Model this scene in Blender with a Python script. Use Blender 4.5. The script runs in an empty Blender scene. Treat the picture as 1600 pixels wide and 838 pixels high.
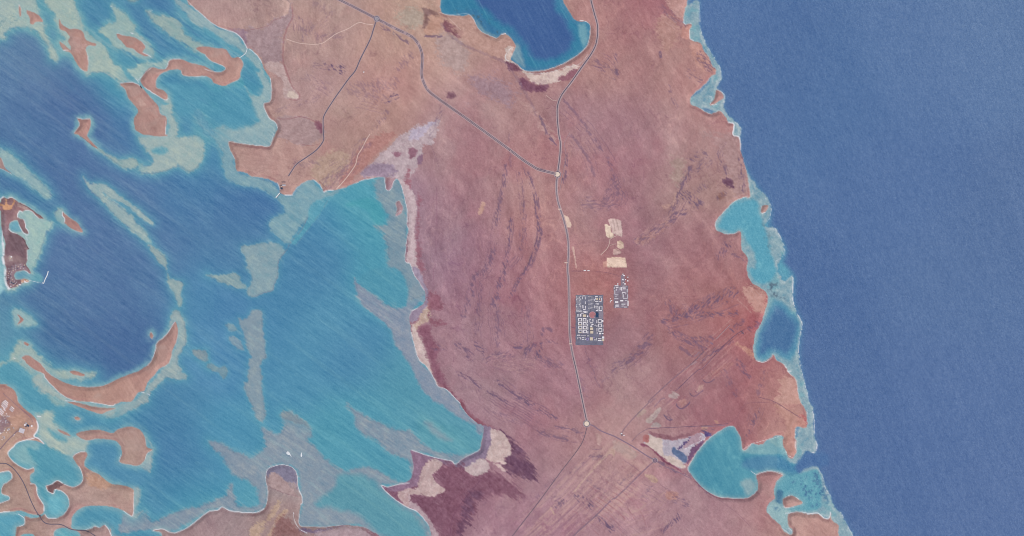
import bpy, math, random
import numpy as np
C = bpy.context.scene
D = bpy.data
random.seed(7)
# ------------------------------------------------------------------ camera, sky, sun, exposure
PX = 10.0                      # metres per photograph pixel (Sentinel-like resolution)
def wx(x): return (x - 800.0) * PX
def wy(y): return (419.0 - y) * PX
cam = D.cameras.new('camera'); cam_o = D.objects.new('camera', cam); C.collection.objects.link(cam_o)
cam_o.location = (0, 0, 50000.0); cam.sensor_width = 36; cam.lens = 36 * 50000.0 / 16000.0
cam.clip_start = 10; cam.clip_end = 900000
C.camera = cam_o; C.cycles.filter_width = 1.05
SUN_EL, SUN_AZ = math.radians(52), math.radians(138)      # azimuth from north, clockwise: south-east
W = D.worlds.new('World'); C.world = W; W.use_nodes = True
nt = W.node_tree; nt.nodes.clear()
sk = nt.nodes.new('ShaderNodeTexSky'); sk.sky_type = 'NISHITA'; sk.sun_disc = False
sk.sun_elevation = SUN_EL; sk.sun_rotation = SUN_AZ
bg = nt.nodes.new('ShaderNodeBackground'); bg.inputs[1].default_value = 0.09
wo = nt.nodes.new('ShaderNodeOutputWorld')
nt.links.new(sk.outputs[0], bg.inputs[0]); nt.links.new(bg.outputs[0], wo.inputs[0])
sl = D.lights.new('sun', 'SUN'); sl.energy = 3.2; sl.angle = math.radians(0.5); sl.color = (1, .965, .91)
so = D.objects.new('sun', sl); C.collection.objects.link(so)
so.rotation_euler = (math.pi/2 - SUN_EL, 0, math.pi - SUN_AZ)
C.view_settings.view_transform = 'Standard'; C.view_settings.look = 'None'
C.view_settings.exposure = 0; C.view_settings.gamma = 1
ILLUM = np.array([1.0, 1.0, 1.0])     # photograph colour -> surface colour under this light
ILLUM[:] = (1.0, 1.04, 1.10)

# ------------------------------------------------------------------ traced outlines
TILES = {}
for r, y in zip('ABCD', (0, 210, 420, 628)):
    for c, x in enumerate((0, 320, 640, 960)):
        TILES[r + str(c+1)] = (x, y, 3.99)
TILES.update(E5=(1200,628,3.99), N5=(0,300,10.48), N6=(0,380,10.48), Q=(930,330,8.81), S=(1000,660,10.47),
             M2=(894,455,18.62), M3=(894,495,18.62), M4=(944,420,11.97), K=(980,590,8.38), J=(425,260,13.96),
             T=(0,600,8.38), U=(890,640,11.97), G=(0,0,1.0))
def P(spec):
    out = []; t = TILES['G']
    for w in spec.replace(';', ' ').split():
        if w.endswith(':'): t = TILES[w[:-1]]; continue
        a, b = w.split(','); out.append((t[0] + float(a)/t[2], t[1] + float(b)/t[2]))
    return out

COAST_W = P("""G: 280,-130 284,-60 A1: 1165,0 1200,40 1277,105 A2: 60,155 140,190 190,205 225,235 248,270 262,300 290,310 325,345 355,390 375,440
 408,490 416,550 410,630 372,645 375,680 400,735 440,765 455,800 440,838 B2: 420,40 400,75 360,72 300,68 200,52 152,45 155,90 185,150 200,225
 255,238 290,262 360,270 420,290 455,310 468,345 470,365 500,378 540,380 560,350 600,310 640,288 680,285 712,310 730,340 742,362 760,350 800,350
 830,345 880,330 940,305 1000,282 1050,272 1120,270 1125,300 1130,340 1150,352 1165,330 1180,290 1200,278 1225,320 1245,390 1262,480 1260,570
 1272,590 1262,640 1255,700 1250,790 1277,806 C3: 15,0 30,40 60,85 90,135 100,175 85,220 50,245 15,262 2,290 0,330 10,400 25,460 40,520 60,570
 100,605 130,645 160,700 180,735 220,748 255,775 290,815 D3: 310,0 335,50 370,90 410,125 455,148 462,170 450,240 440,295 410,315 350,345
 300,380 280,388 260,370 220,362 170,350 110,335 60,318 15,302 2,303 14,345 24,400 20,440 0,490 D2: 1230,508 1200,518 1140,530 1100,520 1130,560 1175,600 1225,635 1277,665
 D3: 40,680 85,725 120,770 135,838 G: 680,880 690,965""")
COAST_E = P("""G: 1066,-130 1072,-50 A4: 455,0 440,60 430,120 435,150 480,150 470,190 470,240 500,260 535,270 560,320 590,360 610,410 632,430 628,465
 605,475 560,530 500,580 475,610 480,650 530,675 570,700 600,712 640,695 670,700 710,760 745,780 740,838 B4: 775,15 785,60 790,110 810,180
 822,230 835,300 845,390 800,395 740,425 690,475 640,530 628,570 640,600 690,620 740,620 780,605 790,640 795,720 830,770 825,838 C4: 835,50
 860,90 910,120 945,150 957,200 940,260 915,340 885,390 870,450 868,520 885,570 930,580 970,560 990,535 1010,570 1060,600 1085,645 1130,690
 1140,740 1150,800 1165,838 D4: 1190,50 1200,100 1195,160 1140,155 1125,190 1130,240 1135,310 1110,350 1090,350 1070,310 1050,270 1050,215
 1010,212 960,235 910,270 860,262 830,290 800,300 792,240 770,190 740,150 700,155 650,185 590,230 540,280 495,345 460,410 470,445 510,495
 570,550 640,590 720,600 800,602 850,590 890,550 893,500 885,455 930,440 980,432 1050,455 1010,500 995,560 1000,600 960,640 950,680 980,720
 1030,765 1060,810 1105,828 1110,800 1085,770 1085,700 1150,685 E5: 205,690 260,700 310,700 350,725 380,725 390,690 400,740 440,770 440,838
 G: 1322,880 1345,965""")
MAINLAND = COAST_W + COAST_E[::-1]
TOPBAY = P("""G: 684,-80 686,-20 A3: 195,0 190,50 210,85 260,95 330,100 370,95 400,120 430,180 480,215 540,238 575,215 600,212 640,250 660,290 640,340
 630,370 670,400 720,440 800,443 870,430 950,400 1030,355 1090,305 1115,260 1125,180 1110,140 1040,130 1000,80 970,30 955,0 G: 870,-40 830,-80 740,-95""")
SPEN = P("""G: 210,965 225,880 D1: 1010,838 955,803 975,795 1020,795 1055,808 1090,815 1140,800 1190,770 1240,730 D2: 0,700 40,680 80,675 110,657 145,675
 190,685 270,692 330,688 370,665 385,635 393,580 390,540 380,490 388,430 420,405 480,393 530,402 565,430 578,470 580,520 590,560 605,590 608,630
 600,640 590,700 585,750 600,775 660,778 740,780 800,775 860,768 930,772 1000,785 1050,815 1090,838 G: 630,880 640,965""")
SW1 = P("""G: -130,595 C1: 0,720 40,728 85,755 105,790 D1: 115,0 160,50 210,90 235,130 235,170 212,215 240,225 272,262 225,244 160,240 110,255 75,290 50,320
 70,360 120,400 170,420 210,412 212,435 190,455 190,500 225,520 235,580 270,640 275,680 250,705 190,700 130,680 60,685 0,690 G: -130,805""")
SW1_HOLE = P("D1: -60,440 0,440 60,435 75,470 50,500 20,520 10,570 55,590 60,608 30,620 0,632 -60,640")
SW2 = P("""D1: 95,900 95,838 105,780 120,775 150,770 155,730 155,712 200,725 250,718 280,700 300,725 350,725 400,700 430,650 425,600 390,560 345,545
 330,575 300,555 285,525 320,515 355,492 390,508 450,530 490,520 515,490 510,440 480,390 455,345 480,320 530,310 545,330 530,370 530,400 570,430
 620,455 690,510 760,520 830,545 835,600 832,690 820,715 790,690 720,660 650,650 560,648 500,665 455,710 445,760 450,790 520,800 570,790 590,775
 620,785 655,768 680,800 695,838 700,1300 95,1300""")
SW2_HOLE = P("D1: 345,800 400,785 440,795 490,812 500,850 440,875 350,870 335,830")
SW2_HOLE2 = P("D1: 130,835 170,822 210,830 220,870 130,870")
ISLANDS = [
 ("A1: 118,30 128,50 133,95 125,108 118,70", "thin sliver of bare pink sand island in the pale reef at the top left corner"),
 ("A1: 165,65 200,75 245,100 265,135 225,135 205,155 190,150 185,110 165,80", "small wedge-shaped sand island beside the thin sliver island at top left"),
 ("A1: 370,118 385,150 430,180 480,180 515,200 540,250 600,275 595,288 550,285 535,310 550,370 550,410 540,447 505,430 470,380 440,330 395,315 370,262 400,280 440,312 440,290 425,260 435,230 410,200 375,180 368,140", "forked pink desert island with a long pointed eastern spit"),
 ("A1: 728,210 780,225 830,232 880,260 905,295 890,325 925,345 900,350 860,330 830,305 790,295 760,260 735,235", "elongated reddish island with ragged white eastern shore near the top"),
 ("A1: 880,490 910,445 945,420 990,430 1030,430 1045,410 1060,375 1130,370 1180,390 1277,415 A2: 70,450 120,440 120,415 40,380 0,342 A1: 1240,320 1225,300 1277,290 A2: 60,300 130,310 170,360 215,360 240,400 225,450 215,490 170,515 120,535 60,520 40,490 0,475 A1: 1200,478 1140,470 1120,435 1050,440 1000,465 975,500 975,545 1020,565 1045,600 1030,625 970,590 920,560 880,520", "hook-shaped sand island wrapped round a narrow turquoise inlet"),
 ("A1: 750,520 830,515 880,545 940,610 985,660 1000,710 1040,740 1030,838 B1: 1045,5 1030,12 990,15 940,8 890,0 A1: 845,810 838,790 835,740 860,700 850,670 800,610 780,560 750,530", "large tapering brown island with a pale clearing south of the hook-shaped island"),
 ("A1: 480,740 520,745 560,740 565,790 545,838 B1: 550,20 605,85 580,75 540,40 500,10 480,0 A1: 460,830 495,780 485,750", "star-shaped pink islet trailing a thin tail to the south-east"),
 ("B1: 390,485 440,525 480,550 515,610 450,590 400,550 405,530 388,505", "small teardrop red-brown island alone in deep water east of the dark island"),
 ("B1: -80,110 0,145 20,180 35,215 70,245 0,212 -80,200", "pointed red sand island cut off by the left edge above the dark island"),
 ("N5: -150,160 0,170 25,110 60,90 120,110 190,95 250,120 300,170 360,190 440,235 540,300 620,360 715,435 640,430 580,380 520,330 460,300 400,305 370,330 320,315 285,370 290,410 330,440 380,450 410,500 420,590 455,640 465,690 400,670 355,620 310,520 290,470 230,465 160,520 145,600 180,650 260,680 360,740 420,800 N6: 420,0 480,95 445,110 450,260 430,350 480,430 510,490 490,505 450,470 380,445 300,460 240,500 240,570 270,605 330,600 400,580 470,610 480,635 410,640 340,670 260,720 150,740 110,690 95,600 95,500 100,420 75,340 60,230 75,120 90,0 N5: 45,700 30,600 15,450 10,350 0,300 -150,290", "dark purplish rocky resort island with an orange clearing and horseshoe marina"),
 ("C1: 1090,330 1110,380 1100,450 1075,510 1065,560 1040,600 1000,620 960,665 920,710 900,760 860,775 820,828 D1: 760,0 700,22 640,15 560,0 C1: 480,825 410,800 350,755 290,690 270,655 200,620 150,570 135,555 170,540 210,560 265,605 300,650 380,700 470,730 560,738 650,728 730,690 800,662 880,630 940,580 965,520 980,460 1020,430 1060,380", "long crescent-shaped reddish sand island curving round deep blue water"),
 ("D1: 420,0 480,5 560,25 640,38 720,40 680,55 630,75 560,55 490,30 440,12", "narrow brown islet just below the long crescent island"),
 ("C1: 435,640 480,640 530,665 500,668 450,657", "tiny pinkish bar just inside the western arm of the crescent island"),
 ("C1: 940,395 955,420 945,437 933,420", "tiny oval islet off the northern horn of the crescent island"),
 ("C1: 150,455 182,472 172,484 150,470", "tiny red islet at the north-west tip of the crescent island reef"),
 ("C1: 108,283 148,320 108,348 125,318", "tiny pink arrow-shaped islet south of the dark resort island"),
 ("D1: 475,200 540,180 620,175 700,195 740,170 820,155 880,180 905,230 915,280 950,298 915,325 900,365 860,398 800,390 745,375 760,330 755,285 730,250 680,235 600,232 540,240 500,225", "club-shaped brown island with a broad round eastern end"),
 ("D1: 360,172 400,185 442,212 410,208 375,190", "thin dark sliver islet just west of the club-shaped island"),
 ("D1: 463,98 480,92 502,105 490,117 470,110", "tiny round pink islet north of the club-shaped island"),
 ("B2: 1190,430 1215,418 1235,460 1225,490 1190,510 1198,470", "small lilac mud islet in the shallows beside the salt flat shore"),
 ("A4: 640,560 670,580 680,610 640,640 600,660 595,650 620,620", "small pink islet inside the reef notch on the east coast"),
 ("B4: 920,450 960,445 940,485 915,490", "tiny reddish islet ringed by white surf at the mouth of the turquoise cove"),
 ("E5: 97,605 140,585 170,595 217,630 170,650 110,662 95,640", "bean-shaped pink islet with a white rim in the south-east reef"),
]
ISLANDS = [(P(a), b) for a, b in ISLANDS]
# pale shoals and reef flats: outline, colour, feather (px), label or None
SHOALS = [
 ("G: -130,-130 60,-130 A1: 230,0 240,60 270,130 290,160 275,200 300,240 340,300 355,370 330,370 280,260 230,200 160,170 80,180 30,210 0,250 -400,300", (138,166,174), 3, "mottled pale green reef flat filling the top left corner"),
 ("A1: 270,0 280,-200 440,-200 460,0 490,80 530,180 600,240 650,270 680,340 720,400 770,430 800,480 870,535 830,515 750,518 700,480 640,450 580,450 540,470 490,400 430,330 370,262 405,240 360,180 340,100 290,40", (142,168,172), 2.5, "broad pale sandbank joining the forked island to the channel"),
 ("A1: 650,160 720,130 690,40 740,50 830,150 845,190 900,240 940,290 960,360 900,372 800,330 720,300 650,230 615,200", (132,166,172), 2.5, "pale reef flat surrounding the elongated reddish island"),
 ("A1: 870,400 980,385 1060,370 1040,430 940,420 880,490 850,500 790,440 830,415", (140,172,176), 2.5, "small greenish shallow north-west of the hook-shaped island"),
 ("A1: 915,70 980,90 1080,110 1130,150 1140,200 1200,240 1277,280 A2: 0,300 A1: 1277,380 1220,330 1150,280 1080,235 1010,190 930,110", (132,162,168), 2.5, "grey-green bar running diagonally above the hook-shaped island"),
 ("A1: 790,-40 860,-40 865,0 850,15 820,15 790,0", (120,155,165), 2, None),
 ("A2: -200,-20 0,100 60,155 140,190 190,205 248,290 330,350 370,440 416,550 410,630 372,650 440,770 440,838 B2: 400,80 300,75 152,50 B2: 60,20 40,-40 A2: 330,770 300,690 280,620 250,540 285,585 330,605 360,560 345,500 270,490 240,420 245,370 300,400 200,300 100,250 0,190 -100,110", (125,160,176), 2, "grey-blue shallows along the mainland shore opposite the hook-shaped island"),
 ("A1: 1035,600 1080,640 1075,700 1110,790 1110,838 B1: 1100,20 1240,10 1277,80 1250,180 1190,235 1110,200 1030,230 930,245 880,240 855,190 940,190 950,150 905,90 870,20 A1: 1040,838 1040,740 1000,700", (142,168,174), 2.5, "wide pale sandbank south of the tapering brown island"),
 ("B1: 605,85 650,110 700,140 760,160 840,150 862,180 850,212 790,210 720,180 650,130", (132,162,170), 2, "curved grey bar trailing from the star-shaped islet"),
 ("B1: 0,90 60,120 120,165 180,230 260,300 325,370 300,400 240,355 160,290 80,245 30,215 0,190", (125,165,178), 3, "narrow green reef running south-east from the left edge"),
 ("B1: 522,268 560,305 650,310 700,340 760,400 830,440 900,500 957,550 940,562 870,510 790,440 700,400 640,362 650,380 750,450 830,520 900,600 938,660 910,670 820,600 720,510 640,420 560,350", (135,165,175), 1.8, "long pale forked sandbank in the middle of the blue lagoon"),
 ("B1: 345,470 390,470 405,555 350,530", (130,165,172), 2, None),
 ("N5: -150,60 0,90 100,100 250,110 300,170 450,230 620,350 740,440 870,500 830,600 760,700 720,838 N6: 700,0 650,200 590,300 560,400 520,460 560,520 480,640 300,740 150,790 60,700 -150,700", (142,180,182), 3, "milky green shallow shelf round the dark resort island"),
 ("B1: 925,690 970,710 1040,790 1035,838 C1: 1060,60 1130,80 1142,110 1128,150 1140,222 1110,228 1080,150 1050,80 1030,0 B1: 980,780", (130,158,168), 1.6, "slender grey bar north of the crescent island's eastern horn"),
 ("C1: 1090,258 1130,285 1160,380 1150,480 1110,560 1130,640 1168,668 1120,697 1040,680 970,740 930,790 925,838 D1: 900,10 800,60 715,102 650,85 700,22 820,0 C1: 900,760 1060,560 1110,400 1090,330 1060,370 1062,330 1075,280", (132,158,170), 1.6, "grey reef flat hugging the outer side of the crescent island"),
 ("C1: 1200,510 1240,505 1277,508 C2: 15,530 12,575 0,580 C1: 1240,572 1215,545", (130,150,160), 1.4, "small grey patch reef east of the crescent island"),
 ("C2: 10,42 100,40 180,28 215,40 225,80 262,120 200,124 120,90 60,62", (138,165,170), 1.4, "leaf-shaped pale sandbank pointing west in the lagoon"),
 ("B2: 228,706 300,690 430,673 500,720 462,790 455,838 C2: 457,50 430,100 425,135 360,155 310,176 270,165 265,130 290,90 285,30 265,0 B2: 258,838 262,790", (138,165,174), 1.4, "pale rectangular sandbank beside the leaf-shaped one"),
 ("B2: 30,0 60,40 110,110 110,200 140,270 200,310 300,325 380,355 440,400 485,440 495,490 420,530 400,575 430,622 520,682 545,645 585,590 645,520 700,455 780,392 835,350 740,362 640,280 540,385 470,370 400,290 200,228 152,45 -20,-60", (125,165,178), 1.8, "broad pale shallows off the headland with the white jetty"),
 ("C2: 208,310 250,316 300,260 355,268 358,330 370,400 380,550 350,585 355,720 370,838 D2: 378,70 365,122 330,110 295,30 C2: 285,838 245,722 270,700 275,580 288,540 265,490 238,400", (135,155,168), 1.6, "long grey north-south reef bar in the middle of the lagoon"),
 ("C2: 123,350 150,343 185,352 197,382 170,388", (120,155,172), 1.2, "tiny oval patch reef west of the long grey bar"),
 ("C2: 153,425 200,430 242,500 210,503 165,462", (122,152,172), 1.2, "oblong patch reef just west of the long grey bar"),
 ("C2: 22,595 60,600 85,620 130,615 142,650 120,682 90,652 30,630", (115,150,165), 1.2, "small ragged patch reef south-west of the long grey bar"),
 ("C2: 930,58 960,95 1040,150 1130,220 1200,248 1250,228 C3: -10,160 60,85 100,175 20,262 10,400 60,570 130,645 220,748 315,838 D3: 330,50 455,148 440,200 400,140 300,90 200,20 150,0 C3: 60,720 0,600 C2: 1240,545 1190,475 1175,410 1100,315 1000,235 962,190 940,110", (138,148,168), 2, "lilac-grey tongue of shallows reaching north-west from the pan shore"),
 ("B2: 1125,270 1060,300 1060,350 1100,420 1135,500 1130,560 1060,572 1100,610 1140,700 1150,838 C2: 1200,0 1240,60 1265,120 1277,190 C3: 100,150 20,10 B2: 1260,640 1262,480 1200,278", (128,150,165), 3, "grey muddy shallows along the lilac salt shore"),
 ("D2: 470,88 520,63 600,110 655,165 668,215 645,240 850,425 960,403 1050,418 1150,465 1277,500 D3: 60,318 170,350 280,388 440,300 400,310 300,330 150,310 60,250 0,180 D2: 1277,190 1100,140 940,60 885,8 940,100 950,170 1050,230 1150,310 1277,372 1277,520 1100,520 1277,665 D3: 120,770 135,838 G: 680,900 600,900 D2: 1000,790 860,765 600,775 605,630 570,430 400,400 380,640 240,692 110,655 0,695 D1: 1060,815 955,800 700,838 700,900 760,900 750,838 740,790 760,760 765,700 835,690 900,680 960,742 1100,690 1277,640 D2: 130,592 165,515 180,600 210,650 300,662 345,635 330,560 270,490 190,460 150,410 90,330 25,253 100,260 180,310 290,345 370,290 380,240 355,165 440,212 490,180 500,140", (136,150,166), 2.5, "wide branching grey shallows round the southern peninsula"),
 ("D1: 225,85 320,55 350,130 400,180 440,215 500,225 560,240 545,310 470,312 450,355 380,320 300,290 272,262 240,225 235,140", (150,172,174), 3, "milky shoal between the settlement point and the club-shaped island"),
 ("C1: 85,250 150,270 230,345 130,360 90,340", (128,170,182), 2.5, None),
 ("C1: -400,600 0,600 80,520 120,450 180,480 260,560 330,620 400,630 600,655 540,690 400,690 330,690 280,700 420,830 330,838 280,760 230,720 180,640 90,570 0,590 -400,640", (142,168,170), 3, "curving pale bar along the inner side of the crescent island's west arm"),
 ("C1: 270,655 330,730 430,800 560,838 D1: 700,30 700,80 600,60 420,0 330,-40 C1: 240,760 200,690", (142,165,172), 3, None),
 ("D1: 905,215 950,290 948,360 935,435 870,400 915,325 950,298", (128,158,175), 1.6, None),
 ("D1: 825,530 870,540 865,620 840,700 900,680 820,720", (130,158,172), 2, None),
 ("A1: 1165,610 1210,640 1277,740 A2: 70,838 A1: 1277,838 1220,720", (95,155,180), 4, None),
 ("D2: 470,90 500,62 600,110 650,160 600,140", (125,145,158), 2, None),
]
SHOALS = [(P(a), b, c, d) for a, b, c, d in SHOALS]
# deeper or brighter water patches painted over: outline, colour, feather
POOLS = [
 ("D2: 840,462 960,452 1050,490 1100,545 1200,625 1277,685 D3: 40,720 100,800 100,900 D2: 1277,900 1100,830 1000,745 930,690 850,680 760,650 690,640 800,540", (88,154,172), 6),
 ("D1: 200,270 240,360 250,430 240,480 270,500 350,440 420,490 470,520 510,480 490,410 440,350 340,320", (82,155,178), 4),
 ("D1: 300,175 350,190 400,220 410,245 350,230", (90,160,178), 4),
 ("D1: 455,720 500,675 600,655 700,665 760,715 755,750 730,770 750,830 735,820 700,760 620,760 560,790 480,785", (78,150,178), 2.5),
 ("D1: 300,610 345,575 400,590 420,640 400,690 350,715 305,700", (105,180,198), 3),
 ("D1: 540,330 560,260 680,245 740,290 750,360 850,410 920,450 860,530 700,500 600,430 550,400", (76,140,176), 4),
 ("D1: -200,450 60,450 60,480 0,560 50,600 -200,620", (125,190,200), 3),
 ("D1: -300,720 0,715 60,700 130,710 150,740 140,765 100,775 90,838 80,1000 -300,1000", (85,160,185), 3),
 ("D1: 345,800 400,790 480,815 490,850 350,860", (95,175,190), 2),
 ("D1: 130,835 210,835 210,870 130,870", (95,175,190), 2),
 ("D1: 20,695 60,690 130,688 190,710 250,712 190,725 120,705 60,700", (120,185,200), 1.5),
 ("D1: 60,320 90,280 180,250 240,260 240,300 170,290 200,350 230,400 180,400 120,380", (130,178,184), 4),
 ("A2: 0,345 40,385 60,420 0,415 A1: 1240,340 1277,340", (100,180,195), 1.8),
 ("A2: 0,170 100,240 220,330 300,400 340,440 300,440 200,350 100,270 0,210", (75,150,178), 2.5),
 ("A2: 240,380 300,420 345,500 360,560 330,600 280,570 250,530 230,470", (72,145,175), 2),
 ("A1: 770,425 810,480 880,540 960,600 1050,650 1000,640 930,600 870,550 790,480", (100,178,195), 1.5),
 ("A1: 985,520 1080,520 1200,540 1277,555 A2: 60,570 240,540 290,640 320,740 280,780 150,800 100,700 40,640 A1: 1150,720 1080,640 1060,600 1020,560", (80,152,180), 5),
 ("N5: 160,530 230,480 290,490 340,600 350,650 280,660 180,620", (110,172,195), 1.5),
 ("N6: 250,500 300,470 380,455 480,500 520,520 500,590 400,580 300,600 260,580", (88,140,172), 1.5),
 ("N6: 520,520 600,500 700,540 690,640 500,620", (98,160,178), 3),
 ("N5: -150,560 20,580 40,800 N6: 50,100 50,250 90,400 80,600 100,740 -150,800", (160,205,212), 3),
 ("B2: 880,440 1000,400 1080,420 1125,500 1120,555 1060,560 1000,470", (70,158,176), 4),
 ("B2: 660,440 760,390 790,400 740,470 700,530 640,600 560,690 540,660 600,590 640,540", (85,158,182), 2),
 ("B1: 960,90 1040,90 1040,115 960,118", (110,172,185), 4),
 ("A3: 195,-200 200,60 240,85 300,75 400,60 430,70 480,140 560,190 640,200 700,260 710,340 720,400 780,430 860,420 950,390 1030,345 1085,290 1090,230 1040,160 980,90 930,20 900,-200", (52,128,165), 3.5),
 ("A3: 390,-300 420,0 480,60 560,140 650,190 710,260 740,320 790,370 880,370 960,340 1010,280 1010,200 960,110 910,40 880,-300", (64,97,156), 7),
 ("A3: 1050,150 1100,160 1110,240 1085,290 1060,230", (110,165,182), 3),
 ("A3: 640,300 670,270 700,330 720,420 660,385 635,360", (112,150,170), 3),
 ("A3: 420,130 470,190 540,225 500,225 440,190", (115,150,165), 3),
 ("D3: 60,90 200,130 300,160 400,220 440,240 430,300 350,330 290,310 200,300 120,270 60,200", (86,156,174), 5),
 ("D3: 90,120 140,130 200,190 260,240 230,245 160,210 110,160", (118,150,166), 5),
 ("C2: 960,60 1060,0 1180,0 1240,60 1265,150 1250,220 1200,240 1100,190 1000,110", (76,150,176), 3),
 # east coast
 ("B4: 855,405 900,430 905,490 940,590 960,680 985,760 1000,838 C4: 1010,0 990,60 930,95 880,85 850,45 845,0 B4: 880,838 870,740 810,640 780,600 740,612 660,590 650,560 690,490 760,430", (86,160,184), 3.5),
 ("C4: 1010,200 1090,250 1150,330 1145,450 1110,555 1060,562 1000,530 960,555 900,568 880,500 900,400 940,320 970,240", (84,146,174), 4),
 ("C4: 1010,235 1075,275 1130,340 1125,430 1085,520 1030,520 960,510 910,530 905,450 930,360 980,280", (72,112,158), 8),
 ("D4: 740,165 775,210 790,260 800,310 900,330 960,320 1040,330 1090,380 1160,400 1120,440 1040,430 980,425 890,440 870,470 880,540 830,580 720,585 640,570 560,520 490,470 480,410 520,340 590,260 660,200", (72,148,172), 3.5),
 ("D4: 830,350 960,330 1060,350 1110,400 1160,410 1120,445 1000,425 880,430 800,400", (70,130,168), 5),
 ("D4: 790,500 850,480 885,520 860,570 820,580", (125,160,172), 4),
 ("D4: 1130,400 1180,330 1250,320 1330,330 1330,400 1240,400 1190,420 1150,450", (75,112,162), 4),
 ("D4: 800,305 860,275 960,250 1010,220 1045,225 1060,290 1080,330 980,325 880,325", (112,165,178), 2.5),
 ("D4: 1050,460 1010,510 1000,560 1020,620 1000,680 1100,680 1277,660 1277,440 1180,440 1100,460", (95,160,178), 3),
 ("D4: 1010,560 1050,560 1055,640 1060,670 1000,670", (62,110,145), 2.5),
 ("D4: 950,670 1000,620 1090,680 1090,770 1060,790 990,730", (145,180,185), 2.5),
 ("D4: 960,235 1010,215 1045,220 1045,290 1000,270", (128,172,178), 2),
]
POOLS = [(P(a), b, c) for a, b, c in POOLS]
REEF = [P("""G: 1060,-130 A4: 400,0 520,0 530,60 540,190 580,290 630,370 660,430 665,490 650,520 640,555 685,590 680,660 700,700 750,760 790,800 785,838
  B4: 785,20 760,30 A4: 700,850 640,700 450,640 600,480 400,150"""),
 P("""B4: 815,220 850,275 900,340 950,390 975,450 970,510 950,550 940,572 1010,590 1040,650 1060,730 1050,760 1022,800 1015,838 C4: 1020,25 1040,55 1065,80 1100,50 1113,60
  1110,180 1130,260 1160,320 1170,360 1150,450 1150,560 1170,650 1190,730 1215,838 D4: 1240,60 1245,210 1265,260 1255,305 1240,317 1190,310 1160,350 1130,392
  1090,380 1080,340 1160,150 1150,0 C4: 1080,650 980,540 860,600 850,500 930,200 800,60 B4: 780,600 640,640 600,560 840,380 820,300"""),
 P("""E5: 20,425 90,440 130,480 190,455 220,420 260,403 310,408 350,490 390,590 420,660 460,700 500,780 530,838 G: 1345,870 1380,965 1320,965 E5: 430,838 380,730 200,700 120,700 150,838 60,800 -10,720 20,600 20,500""")]
REEF_LABEL = ["pale teal fringing reef along the upper east coast", "pale fringing reef with turquoise pools along the middle east coast", "mottled teal reef round the bean-shaped islet in the south-east"]
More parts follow.
